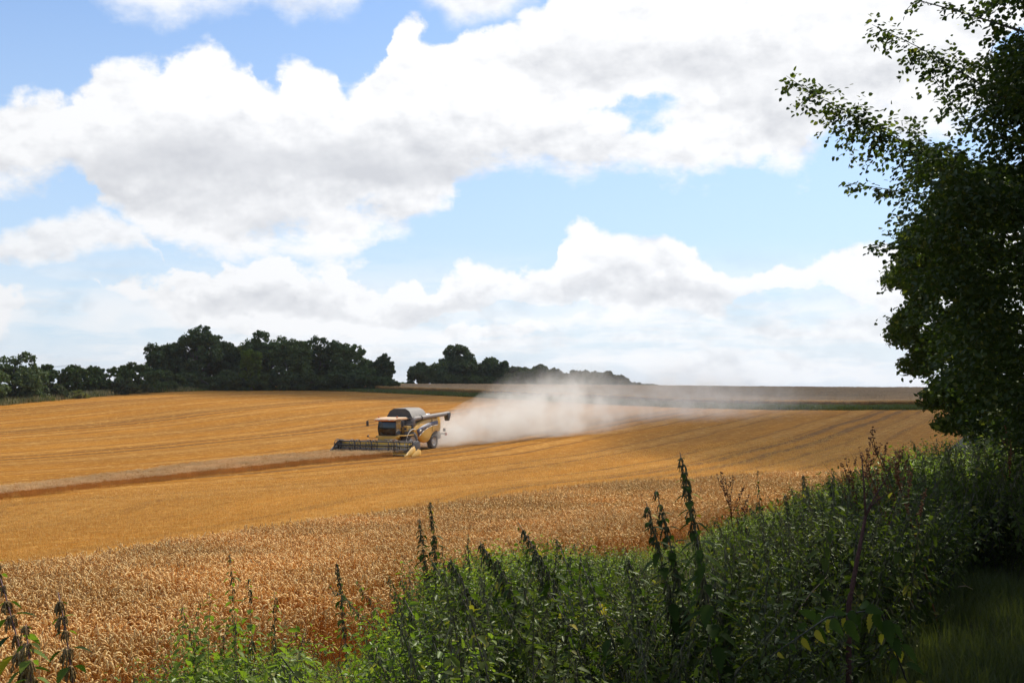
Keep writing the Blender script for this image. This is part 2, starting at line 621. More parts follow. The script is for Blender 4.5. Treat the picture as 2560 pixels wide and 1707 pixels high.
def straw(name, c1, c2, trans=.25, hgt=None, gloss=.05):
    m, t = material(name)
    g = t.n('ShaderNodeNewGeometry')
    oi = t.n('ShaderNodeObjectInfo')
    r = t.m('FRACT', t.m('ADD', oi.outputs['Random'], t.m('MULTIPLY', g.outputs['Random Per Island'], 3.7)))
    c = t.mix(r, c1, c2)
    if hgt:
        big = t.rng(t.noise(g.outputs['Position'], .35, 3, .5), .35, .65, .85, 1.12)
        c = t.mix(1., c, t.comb(big, big, big), 'MULTIPLY')
    d = t.n('ShaderNodeBsdfDiffuse')
    t.put(d.inputs[0], c)
    tr = t.n('ShaderNodeBsdfTranslucent')
    t.put(tr.inputs[0], c)
    mx = t.n('ShaderNodeMixShader')
    mx.inputs[0].default_value = trans
    t.put(mx.inputs[1], d.outputs[0])
    t.put(mx.inputs[2], tr.outputs[0])
    gl = t.n('ShaderNodeBsdfGlossy')
    gl.inputs['Roughness'].default_value = .42
    gl.inputs[0].default_value = (1, .82, .55, 1)
    m2 = t.n('ShaderNodeMixShader')
    m2.inputs[0].default_value = gloss
    t.put(m2.inputs[1], mx.outputs[0])
    t.put(m2.inputs[2], gl.outputs[0])
    out(t, m2.outputs[0])
    return m


def swath_q(x, y):
    """distance across the rows; the rows bend round the corner of the field"""
    p, s = ps(x, y)
    pA = -p
    c = 27 - 42 * sst(y, 62, 25)
    pB = .26 * x - .966 * y + c
    k = 9.
    m = np.maximum(pA, pB)
    return m + k * np.log(np.exp((pA - m) / k) + np.exp((pB - m) / k))


def _noop():
    pass


def soil_material(name, c1, c2, c3, sc=6.):
    m, t = material(name)
    P = t.n('ShaderNodeNewGeometry').outputs['Position']
    a = t.noise(P, .25, 5, .6)
    b = t.noise(P, sc, 8, .7)
    c = t.mix(t.rng(a, .35, .65), c1, c2)
    c = t.mix(t.rng(b, .45, .7), c, c3)
    out(t, bsdf(t, c, .95, spec=.15, bump=b, bstr=.6, bdist=.05))
    return m


def stubble_material():
    m, t = material('stubble')
    P = t.n('ShaderNodeNewGeometry').outputs['Position']
    at = t.n('ShaderNodeAttribute', attribute_name='rows')
    q = at.outputs['Fac']
    dist = t.v('LENGTH', P)
    wob = t.m('MULTIPLY_ADD', t.noise(P, .06, 3), 2.6, q)
    wob = t.m('MULTIPLY_ADD', t.noise(P, .5, 3), .22, wob)
    # straw colour in patches
    a = t.noise(P, .035, 4, .55)
    c = t.mix(t.rng(a, .35, .68), (.37, .140, .013), (.47, .190, .022))
    sq = t.comb(t.m('MULTIPLY', q, 1.), t.m('MULTIPLY', t.v('DOT_PRODUCT', P, (.44, .9, 0)), .12), 0.)
    a2 = t.noise(sq, .9, 6, .68)
    c = t.mix(t.rng(a2, .40, .66, 0, .55), c, (.25, .105, .014))
    c = t.mix(t.rng(a2, .44, .30, 0, .45), c, (.58, .28, .05))
    # one swath per pass of the machine: a pale chaff row and two wheelings beside it

    def stripe(off, per, wd, soft=.5):
        fr = t.m('ABSOLUTE', t.m('SUBTRACT', t.m('FRACT', t.m('DIVIDE', t.m('ADD', wob, off), per)), .5))
        return t.rng(fr, wd + wd * soft, wd * (1 - soft), 0., 1., smooth=True)
    part = t.rng(t.noise(P, .02, 2), .40, .60)
    ch = t.m('MULTIPLY', stripe(0, 8.9, .10, .8), t.rng(t.noise(P, .9, 5, .7), .38, .62))
    c = t.mix(t.m('MULTIPLY', ch, .38), c, (.62, .36, .11))
    wh = t.m('MAXIMUM', stripe(1.5, 8.9, .028), stripe(-1.5, 8.9, .028))
    c = t.mix(t.m('MULTIPLY', wh, t.rng(part, 0, 1, .35, .8)), c, (.15, .07, .022))
    tr = t.m('MAXIMUM', stripe(4.0, 26.7, .018, .4), stripe(6.3, 26.7, .018, .4))
    c = t.mix(t.m('MULTIPLY', tr, .8), c, (.14, .065, .022))
    sw = stripe(4.4, 17.8, .25, .25)
    c = t.mix(t.m('MULTIPLY', sw, .17), c, (.20, .105, .03))
    fine = t.m('SINE', t.m('MULTIPLY', t.m('MULTIPLY_ADD', t.noise(P, 1.1, 2), .1, q), 2 * math.pi / .62))
    c = t.mix(t.m('MULTIPLY', t.rng(fine, 0, 1), .30), c, (.22, .09, .012))
    # loose straw: pale flecks, long along the ground; soil glimpsed between
    fl = t.noise(P, 7., 6, .78)
    fl2 = t.noise(P, 1.6, 7, .75)
    c = t.mix(t.rng(t.m('ADD', t.m('MULTIPLY', fl, .5), t.m('MULTIPLY', fl2, .5)), .535, .62, 0, .9), c, (.80, .47, .13))
    c = t.mix(t.rng(t.m('ADD', t.m('MULTIPLY', fl, .6), t.m('MULTIPLY', fl2, .4)), .46, .37, 0, .75), c, (.20, .085, .015))
    weed = t.m('MULTIPLY', t.rng(t.noise(P, .13, 3, .5), .70, .76), t.rng(fl2, .45, .6))
    c = t.mix(t.m('MULTIPLY', weed, .7), c, (.12, .14, .04))
    h = t.m('ADD', t.m('MULTIPLY', fl, 1.), t.m('ADD', t.m('MULTIPLY', fl2, .6), t.m('MULTIPLY', t.rng(fine, 0, 1), .25)))
    h = t.m('SUBTRACT', h, t.m('MULTIPLY', wh, .5))
    out(t, bsdf(t, c, .9, spec=.04, bump=h, bstr=.8, bdist=.10))
    return m


# ================================================================ the ground
M = {}
M['soil'] = soil_material('bare_soil', (.16, .10, .055), (.20, .13, .07), (.09, .06, .035))
M['mould'] = soil_material('leaf_mould', (.045, .04, .018), (.06, .05, .022), (.03, .03, .012))
M['stubble'] = stubble_material()


def grid(name, P0, mat, kind='structure', attr=None, parent=None):
    """P0: array (n, m, 3)"""
    n, m_, _ = P0.shape
    idx = np.arange(n * m_).reshape(n, m_)
    F_ = np.stack([idx[:-1, :-1], idx[:-1, 1:], idx[1:, 1:], idx[1:, :-1]], -1).reshape(-1, 4)
    me = np_mesh(name, P0.reshape(-1, 3), [F_], smooth=True)
    if attr is not None:
        a = me.attributes.new('rows', 'FLOAT', 'POINT')
        a.data.foreach_set('value', attr.ravel().astype(np.float32))
    me.materials.append(mat)
    o = link(name, me, parent)
    if kind:
        o['kind'] = kind
    return o


_r = np.exp(np.linspace(math.log(.6), math.log(4500), 260))
_a = np.linspace(-math.pi, math.pi, 361)
RR, AA = np.meshgrid(_r, _a, indexing='ij')
GX, GY = RR * np.sin(AA), RR * np.cos(AA)
GZ = ground_z(GX, GY) - .05
grid('ground', np.stack([GX, GY, GZ], -1), M['mould'])

# the edge of the mown field: far side, traced where it stands in the photograph
EDGE = [(-700, 1058), (-300, 1034), (0, 1012), (120, 1001), (240, 991), (330, 984), (440, 979), (560, 976), (700, 975), (860, 978), (1000, 984), (1150, 991),
        (1300, 999), (1500, 1010), (1700, 1019), (1900, 1024), (2100, 1025), (2350, 1024), (2700, 1020), (3100, 1016)]
_ep = np.array([hit(*p) for p in EDGE])
_et, _ed = _ep[:, 0] / _ep[:, 1], _ep[:, 1]


def edge_d(t):
    return np.interp(t, _et, _ed)


_t = np.linspace(_et[0], _et[-1], 300)
_u = np.linspace(0, 1, 330)
d0 = 5.
TTg, UU = np.meshgrid(_t, _u)
DD = d0 * (edge_d(TTg) / d0) ** UU
XX, YY = TTg * DD, DD
ZZ = ground_z(XX, YY) + .0
_p, _s = ps(XX, YY)
ZZ = ZZ - .045 * sst(_p, VERGE - .5, VERGE - 2.5) * 4 - .0
grid('stubble_field', np.stack([XX, YY, ZZ], -1), M['stubble'], attr=swath_q(XX, YY))


# ================================================================ scattering (loose growth that nobody could count)
HIDDEN = {}


def scatter(name, P_, rot, scl, idx, sources, mat=None, parent=None):
    """one object whose geometry nodes set the source plants on its points"""
    col = bpy.data.collections.new(name + '_kinds')
    for i, me in enumerate(sources):
        o = bpy.data.objects.new('%s_kind_%02d' % (name, i), me)
        col.objects.link(o)
    me = bpy.data.meshes.new(name)
    n = len(P_)
    me.vertices.add(n)
    me.vertices.foreach_set('co', np.asarray(P_, np.float32).ravel())
    for nm, ty, ar in (('rot', 'FLOAT_VECTOR', rot), ('scl', 'FLOAT', scl), ('idx', 'INT', idx)):
        a = me.attributes.new(nm, ty, 'POINT')
        a.data.foreach_set('vector' if ty == 'FLOAT_VECTOR' else 'value', np.asarray(ar, np.int32 if ty == 'INT' else np.float32).ravel())
    o = link(name, me, parent)
    o['kind'] = 'stuff'
    ng = bpy.data.node_groups.new(name, 'GeometryNodeTree')
    ng.interface.new_socket('Geometry', in_out='INPUT', socket_type='NodeSocketGeometry')
    ng.interface.new_socket('Geometry', in_out='OUTPUT', socket_type='NodeSocketGeometry')
    N = ng.nodes
    gi, go = N.new('NodeGroupInput'), N.new('NodeGroupOutput')
    ci = N.new('GeometryNodeCollectionInfo')
    ci.inputs['Collection'].default_value = col
    ci.inputs['Separate Children'].default_value = True
    ci.inputs['Reset Children'].default_value = True
    ip = N.new('GeometryNodeInstanceOnPoints')
    ip.inputs['Pick Instance'].default_value = True

    def at(nm, ty):
        a = N.new('GeometryNodeInputNamedAttribute')
        a.data_type = ty
        a.inputs['Name'].default_value = nm
        return a.outputs['Attribute']
    L = ng.links
    L.new(gi.outputs[0], ip.inputs['Points'])
    L.new(ci.outputs[0], ip.inputs['Instance'])
    L.new(at('idx', 'INT'), ip.inputs['Instance Index'])
    e = N.new('FunctionNodeEulerToRotation')
    L.new(at('rot', 'FLOAT_VECTOR'), e.inputs[0])
    L.new(e.outputs[0], ip.inputs['Rotation'])
    L.new(at('scl', 'FLOAT'), ip.inputs['Scale'])
    L.new(ip.outputs[0], go.inputs[0])
    md = o.modifiers.new('scatter', 'NODES')
    md.node_group = ng
    return o


def poly_points(poly, per_m2, jitter=True):
    """random points inside a polygon of the plan"""
    poly = np.asarray(poly, float)[:, :2]
    lo, hi = poly.min(0), poly.max(0)
    n = int(per_m2 * np.prod(hi - lo))
    Q = RNG.uniform(lo, hi, (n, 2))
    return Q[inside(Q, poly)]


def inside(Q, poly):
    poly = np.asarray(poly, float)[:, :2]
    x, y = Q[:, 0], Q[:, 1]
    ins = np.zeros(len(Q), bool)
    j = len(poly) - 1
    for i in range(len(poly)):
        xi, yi = poly[i]
        xj, yj = poly[j]
        with np.errstate(divide='ignore', invalid='ignore'):
            c = ((yi > y) != (yj > y)) & (x < (xj - xi) * (y - yi) / (yj - yi + 1e-12) + xi)
        ins ^= c
        j = i
    return ins


# ================================================================ wheat
M['ear'] = straw('wheat_ear', (.72, .38, .10), (.98, .70, .30), .32, True, .05)
M['stalk'] = straw('wheat_stalk', (.52, .21, .035), (.74, .37, .085), .42, True)
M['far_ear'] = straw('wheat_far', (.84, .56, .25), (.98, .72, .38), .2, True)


def wheat_clump(seed, n=9, rad=.15, detail=True):
    r = random.Random(seed)
    V, T, Q, matq, matt = [], [], [], [], []

    def tube(pts, rs, k, mi):
        base = len(V)
        pts = [Vector(p) for p in pts]
        for i, p in enumerate(pts):
            tdir = (pts[min(i + 1, len(pts) - 1)] - pts[max(i - 1, 0)]).normalized()
            a = tdir.cross(Vector((.3, .8, .1))).normalized()
            b = tdir.cross(a)
            for j in range(k):
                th = 2 * math.pi * j / k + (i % 2) * math.pi / k * (mi == 0)
                V.append(p + rs[i] * (a * math.cos(th) + b * math.sin(th)))
        for i in range(len(pts) - 1):
            for j in range(k):
                Q.append((base + i * k + j, base + i * k + (j + 1) % k, base + (i + 1) * k + (j + 1) % k, base + (i + 1) * k + j))
                matq.append(mi)
    for i in range(n):
        x, y = r.gauss(0, rad), r.gauss(0, rad)
        h = r.uniform(.66, .84)
        a = r.uniform(0, 2 * math.pi)
        ln = r.uniform(.01, .10)
        dx_, dy_ = math.cos(a), math.sin(a)
        top = Vector((x + dx_ * ln, y + dy_ * ln, h))
        mid = Vector((x + dx_ * ln * .3, y + dy_ * ln * .3, h * .55))
        tube([(x, y, 0), mid, top], [.0030, .0026, .0020], 3, 1)
        # the nodding ear
        nod = r.choice((r.uniform(.2, 1.2), r.uniform(1.4, 2.8), r.uniform(1.6, 2.6)))
        seg = 6 if detail else 3
        L = r.uniform(.095, .13) * (1 if detail else 1.2)
        p = top.copy()
        pts, rs = [p.copy()], [.003]
        for k in range(seg):
            th = nod * (k + 1) / seg
            p = p + Vector((dx_ * math.sin(th), dy_ * math.sin(th), math.cos(th))) * (L / seg)
            pts.append(p.copy())
            rs.append((.0125 if k % 2 == 0 else .0088) * (1 if k < seg - 1 else .35) * (1 if detail else 1.5))
        tube(pts, rs, 4 if detail else 3, 0)
        # a dry leaf or two
        for _ in range(r.choice((0, 1, 1))):
            z = r.uniform(.25, .62)
            b = r.uniform(0, 2 * math.pi)
            e = Vector((math.cos(b), math.sin(b), 0))
            w_ = Vector((-e.y, e.x, 0)) * .006
            p0 = Vector((x, y, z))
            p1 = p0 + e * .06 + Vector((0, 0, .07))
            p2 = p1 + e * .07 + Vector((0, 0, -.05))
            base = len(V)
            V.extend([p0 - w_ * .5, p0 + w_ * .5, p1 + w_, p1 - w_, p2])
            Q.append((base, base + 1, base + 2, base + 3))
            matq.append(1)
            T.append((base + 3, base + 2, base + 4))
            matt.append(1)
    me = np_mesh('wheat', [tuple(v) for v in V], [np.array(Q), np.array(T)], smooth=False)
    me.materials.append(M['ear'])
    me.materials.append(M['stalk'])
    me.polygons.foreach_set('material_index', np.array(matq + matt, np.int32))
    return me


WHEAT = [wheat_clump(100 + i) for i in range(12)]
WHEAT_FAR = [wheat_clump(200 + i, 12, .22, False) for i in range(6)]
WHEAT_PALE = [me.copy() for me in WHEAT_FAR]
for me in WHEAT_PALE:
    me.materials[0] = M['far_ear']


def rnd_rot(n, tilt=.06):
    return np.stack([RNG.normal(0, tilt, n), RNG.normal(0, tilt, n), RNG.uniform(0, 2 * math.pi, n)], -1)


# the strip still standing beside the verge, one header wide
OUTER = [hit(px, py, .78)[:2] for px, py in ((-900, 1600), (-500, 1516), (-200, 1458), (0, 1426), (200, 1398), (400, 1370), (700, 1326), (1000, 1282), (1300, 1237), (1600, 1211), (1900, 1190), (2030, 1184), (2200, 1170))]
INNER = [np.array(q) for q in ((12.6, 44.), (11.2, 40.), (6.9, 31), (2.9, 22.8), (-1.5, 14.6), (-3.5, 11.2), (-5.0, 8.6), (-7, 5), (-9.5, 0))]
NEAR_POLY = OUTER + INNER
Q = poly_points(NEAR_POLY, 34)
p_, s_ = ps(Q[:, 0], Q[:, 1])
Q = Q[(p_ > VERGE - .8 + (vnoise(Q[:, 0], Q[:, 1], 1.7, 5) - .5) * 1.0) | (Q[:, 1] > 30)]
wh_scale = .95 + .15 * vnoise(Q[:, 0], Q[:, 1], 2.2, 8)
pw_, _ = ps(Q[:, 0], Q[:, 1])
wh_scale = wh_scale * (1 - RNG.uniform(0, .5, len(Q)) * sst(pw_, VERGE + .7, VERGE - .6) * (Q[:, 1] < 32))
nearm = Q[:, 1] < 30
for nm, mk, src, lb in (('standing_wheat', nearm, WHEAT, 'ripe standing wheat with nodding ears beside the weedy verge'),
                        ('standing_wheat', ~nearm, WHEAT_FAR, 'far end of the ripe standing wheat strip beside the dark hedge')):
    q = Q[mk]
    o = scatter(nm, np.c_[q, ground_z(q[:, 0], q[:, 1])], rnd_rot(len(q), .09), wh_scale[mk], RNG.integers(0, len(src), len(q)), src)
    tag(o, lb, 'wheat')
# its soil
print('near wheat clumps', len(Q))

# the strip the harvester is cutting
A1, B1_ = np.array([-31.2, 69.]), np.array([-9.2, 92.])      # refined below from the photograph
nr = [hit(px, py, .0)[:2] for px, py in ((-900, 1385), (-400, 1307), (0, 1251), (200, 1227), (400, 1204), (600, 1182), (800, 1160), (1008, 1140))]
fr_ = [hit(px, py, .45)[:2] for px, py in ((836, 1124), (600, 1142), (400, 1166), (200, 1191), (0, 1213), (-400, 1262), (-900, 1325))]
print('cut strip', nr[2], nr[-1], fr_[0], fr_[4])
STRIP = nr + fr_
Q = poly_points(STRIP, 17)
Q = Q[(Q[:, 1] > 30)]
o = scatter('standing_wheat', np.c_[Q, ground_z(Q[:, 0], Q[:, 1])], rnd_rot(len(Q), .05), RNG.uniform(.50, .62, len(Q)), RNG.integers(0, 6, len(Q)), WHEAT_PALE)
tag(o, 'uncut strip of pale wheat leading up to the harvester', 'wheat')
print('strip clumps', len(Q))


# cut straw and stubble tufts on the near part of the mown field
def straw_tuft(seed):
    r = random.Random(seed)
    V, T = [], []
    for i in range(16):
        x, y = r.gauss(0, .16), r.gauss(0, .05)
        if r.random() < .72:
            h, lx, ly = r.uniform(.06, .13), r.gauss(0, .02), r.gauss(0, .02)
        else:
            h, a, l_ = r.uniform(.02, .10), r.uniform(0, 6.28), r.uniform(.08, .2)
            lx, ly = math.cos(a) * l_, math.sin(a) * l_
        w_ = r.uniform(.003, .005)
        a = r.uniform(0, 3.14)
        b = len(V)
        z0 = 0 if abs(lx) < .06 else r.uniform(.02, .1)
        V += [(x - w_ * math.cos(a), y - w_ * math.sin(a), z0), (x + w_ * math.cos(a), y + w_ * math.sin(a), z0), (x + lx, y + ly, h)]
        T.append((b, b + 1, b + 2))
    me = np_mesh('straw', V, [np.array(T)])
    me.materials.append(M['tuft'])
    return me


M['tuft'] = straw('straw_tuft', (.48, .20, .022), (.92, .58, .17), .45)
TUFT = [straw_tuft(300 + i) for i in range(8)]
lim = [hit(px, py)[:2] for px, py in ((-300, 1500), (-100, 1262), (400, 1214), (1000, 1160), (1500, 1130), (2150, 1080), (2250, 1120), (2000, 1220), (1300, 1300), (0, 1500))]
Q = poly_points(lim, 26)
dq = np.hypot(Q[:, 0], Q[:, 1])
Q = Q[(RNG.uniform(0, 1, len(Q)) < np.clip(30 / dq, .0, 1) ** 1.5) & ~inside(Q, NEAR_POLY) & ~inside(Q, STRIP)]
qq = swath_q(Q[:, 0], Q[:, 1])
# set in drill rows
gx, gy = (swath_q(Q[:, 0] + .5, Q[:, 1]) - qq) / .5, (swath_q(Q[:, 0], Q[:, 1] + .5) - qq) / .5
g2 = np.maximum(np.hypot(gx, gy), 1e-3)
tgt = np.round(qq / .31) * .31 + RNG.normal(0, .03, len(Q))
Q = Q + ((tgt - qq) / g2 ** 2)[:, None] * np.c_[gx, gy]
rot = np.c_[np.zeros(len(Q)), np.zeros(len(Q)), np.arctan2(gx, -gy) + RNG.normal(0, .2, len(Q))]
o = scatter('stubble_straw', np.c_[Q, ground_z(Q[:, 0], Q[:, 1])], rot, RNG.uniform(.8, 1.5, len(Q)), RNG.integers(0, 8, len(Q)), TUFT)
tag(o, 'short golden stubble and loose straw left on the mown field', 'straw')
print('tufts', len(Q))

# ---------------------------------------------------------------- beyond the mown field: green strip, then an uncut crop up to the crest
M['grass_far'] = soil_material('rough_grass', (.095, .092, .035), (.13, .12, .045), (.06, .065, .025), 3.)
M['crop'] = None
m, t = material('far_crop')
P_ = t.n('ShaderNodeNewGeometry').outputs['Position']
c = t.mix(t.rng(t.noise(P_, .03, 4), .35, .65), (.42, .24, .095), (.52, .31, .135))
c = t.mix(t.rng(t.noise(t.v('MULTIPLY', P_, (.25, 1, 1)), .5, 5, .7), .40, .7, 0, .7), c, (.17, .105, .055))
c = t.mix(t.rng(t.noise(P_, 3.5, 5, .8), .5, .7, 0, .5), c, (.40, .28, .15))
out(t, bsdf(t, c, .9, spec=.1, bump=t.noise(P_, 2.5, 6, .8), bstr=1., bdist=.3))
M['crop'] = m
STRIP_TOP = [(-700, 1040), (-300, 1018), (0, 1004), (240, 989), (420, 978), (560, 973), (700, 972), (860, 974), (1000, 979), (1150, 985), (1300, 991), (1500, 999),
             (1700, 1010), (1900, 1016), (2100, 1018), (2350, 1017), (2700, 1013), (3100, 1009)]
_sp = np.array([hit(*p) for p in STRIP_TOP])
_st_t, _st_d = _sp[:, 0] / _sp[:, 1], _sp[:, 1]
_u = np.linspace(0, 1, 8)
TTg, UU = np.meshgrid(_t, _u)
de, dsn = edge_d(TTg), np.maximum(np.interp(TTg, _st_t, _st_d), edge_d(TTg) + 3)
DD = de + .2 + (dsn - de) * UU
grid('grass_strip', np.stack([TTg * DD, DD, ground_z(TTg * DD, DD) + .06 + .25 * np.sin(UU * math.pi) * vnoise(TTg * DD, DD, 1.5, 9)], -1), M['grass_far'])
_tt = np.linspace(-.32, _et[-1], 1100)
_u = np.r_[0., 0., np.linspace(0, 1, 90) ** 1.6]
TTg, UU = np.meshgrid(_tt, _u)
dsn = np.maximum(np.interp(TTg, _st_t, _st_d), edge_d(TTg) + 3)
DD = dsn + 190 * UU
X_, Y_ = TTg * DD, DD
hgt = (.62 + .30 * (RNG.uniform(0, 1, DD.shape) - .3) + .10 * vnoise(X_, Y_, 6, 4)) * sst(TTg, -.32, -.29)
hgt[0] = 0.
Z_ = ground_z(X_, Y_) + hgt
grid('ripe_crop', np.stack([X_, Y_, Z_], -1), M['crop'], kind='stuff')
tag(bpy.data.objects['ripe_crop'], 'brown ripe crop on the crest beyond the green strip', 'crop')

# ================================================================ far trees
M['bark'] = None
m, t = material('bark')
P_ = t.n('ShaderNodeTexCoord').outputs['Object']
a_ = t.noise(t.v('MULTIPLY', P_, (1, 1, .2)), 6, 6, .7)
out(t, bsdf(t, t.mix(a_, (.05, .042, .03), (.15, .13, .10)), .9, bump=a_, bstr=.8, bdist=.05))
M['bark'] = m
FOL = {
    'oak': leafy('oak_leaves', (.050, .072, .032), (.098, .122, .052), None, .22, .035, .6, sc=.35),
    'ash': leafy('ash_leaves', (.070, .098, .038), (.125, .155, .060), None, .25, .035, .6, sc=.35),
    'pale': leafy('pale_leaves', (.085, .12, .025), (.15, .18, .04), None, .35, .035, .6, sc=.35),
    'bush': leafy('hawthorn_leaves', (.058, .085, .030), (.10, .13, .046), None, .25, .035, .6, sc=.5),
    'grey': leafy('willow_leaves', (.045, .055, .028), (.080, .090, .050), None, .2, .035, .6, sc=.5),
    'yel': leafy('grass_leaves', (.12, .13, .045), (.20, .19, .08), None, .3, .035, .6, sc=.5),
}


def leaf_cloud(rng, centers, radii, n_per, size, flat=.8):
    """small bent leaf faces filling many small puffs: vertices and quads"""
    c = np.repeat(centers, n_per, axis=0)
    r = np.repeat(radii, n_per)
    d = rng.normal(size=(len(c), 3))
    d /= np.linalg.norm(d, axis=1)[:, None]
    rad = r * rng.uniform(.25, 1, len(c)) ** .5
    pos = c + d * rad[:, None] * [1, 1, flat]
    nrm = d * .7 + rng.normal(size=d.shape) * .6
    nrm /= np.linalg.norm(nrm, axis=1)[:, None]
    a = np.cross(nrm, rng.normal(size=d.shape))
    a /= np.linalg.norm(a, axis=1)[:, None] + 1e-9
    b = np.cross(nrm, a)
    s_ = (size * rng.uniform(.6, 1.4, len(c)))[:, None]
    k = len(c)
    V = np.stack([pos - a * s_ * .6, pos + b * s_ * .32 + nrm * s_ * .1, pos + a * s_ * .6, pos - b * s_ * .32 + nrm * s_ * .1], 1).reshape(-1, 3)
    return V, np.arange(k * 4).reshape(k, 4)


def crown_puffs(rng, H, Wd, base, kind):
    """puff centres of a crown: several billowing lobes with hollows between"""
    cs, rs = [], []
    top, bot = H, base
    hh = (top - bot) / 2
    cz = (top + bot) / 2
    nl = 32 if kind != 'bush' else 18
    for i in range(nl):
        # lobes spread over the crown's ellipsoid
        th = rng.uniform(0, 2 * math.pi)
        u = rng.uniform(-1.0, .95)
        rr = math.sqrt(max(0, 1 - u * u)) if u > 0 else 1 - .22 * abs(u)
        f = rng.uniform(.30, .74)
        lc = np.array([math.cos(th) * rr * Wd / 2 * f, math.sin(th) * rr * Wd / 2 * f, cz + u * hh * f * 1.08])
        lr = min(Wd / 2, hh) * rng.uniform(.30, .46)
        n = int(34 if kind != 'bush' else 26)
        d = rng.normal(size=(n, 3))
        d /= np.linalg.norm(d, axis=1)[:, None]
        d[:, 2] = np.where(d[:, 2] < -.3, -d[:, 2], d[:, 2])
        pc = lc + d * lr * rng.uniform(.62, 1.0, (n, 1)) * [1, 1, .85]
        cs.append(pc)
        rs.append(np.full(n, lr * .27) * rng.uniform(.7, 1.35, n))
    c = np.concatenate(cs)
    return c, np.concatenate(rs)


def far_tree(px, py_base, w_px, top_px, d, kind, label, name='oak_tree', low=.18, seed=0, group=None, group_back=0.):
    """a tree at pixel px, at distance d, as tall and wide as it stands in the photograph"""
    rng = np.random.default_rng(seed)
    x, _, _ = pdir(px, 950)
    loc = np.array([x * d, d, 0.])
    loc[2] = gz(loc[0], loc[1])
    ztop = pdir(px, top_px)[2] * d
    H = max(1.2, ztop - loc[2])
    Wd = w_px / F * d
    low = min(low, .02) if low < .15 else low * .5
    e = empty(name, loc, 0., label, 'bush' if kind in ('bush', 'grey', 'yel') else 'tree', group)
    k2 = 'bush' if kind in ('bush', 'grey', 'yel') else kind
    c, r = crown_puffs(rng, H * .97, Wd * .98, H * low, k2)
    if k2 == 'bush':
        c[:, 2] = np.abs(c[:, 2])
    # spread the crown over its full height and width
    zt = np.percentile(c[:, 2] + r * .8, 99.3)
    z0 = np.percentile(c[:, 2], 1)
    c[:, 2] = H * low + (c[:, 2] - z0) * (H - H * low - .2) / (zt - z0)
    hx = np.percentile(np.abs(c[:, 0]) + r, 98)
    c[:, :2] *= (Wd / 2) / hx
    sz = .44 * d / 260 + .14
    nper = int(np.clip(15000 * (Wd * H / 130) / len(c), 11, 34))
    V, Q_ = leaf_cloud(rng, c, r, nper, sz)
    k = 'crown' if k2 != 'bush' else 'foliage'
    link(k, np_mesh(k, V, [Q_]), e, FOL[kind])['kind'] = 'stuff'
    if k2 != 'bush':
        tb = MB()
        r0 = .035 * H
        tb.tube([(0, 0, -.3), (.1, 0, H * .2), (-.1, .1, H * .45), (0, 0, H * .72)], [r0 * 1.2, r0, r0 * .7, r0 * .3], 8)
        for i in range(6):
            a = rng.uniform(0, 6.28)
            z0 = H * rng.uniform(.2, .42)
            l_ = Wd * rng.uniform(.22, .36)
            tb.tube([(0, 0, z0), (math.cos(a) * l_ * .5, math.sin(a) * l_ * .5, z0 + H * .12), (math.cos(a) * l_, math.sin(a) * l_, z0 + H * .32)],
                    [r0 * .45, r0 * .3, r0 * .12], 6)
        tb.build('trunk', M['bark'], e)
    else:
        MB().tube([(0, 0, -.2), (.05, 0, H * .3), (0, .05, H * .6)], [.09, .07, .03], 5).build('stem', M['bark'], e)
    return e


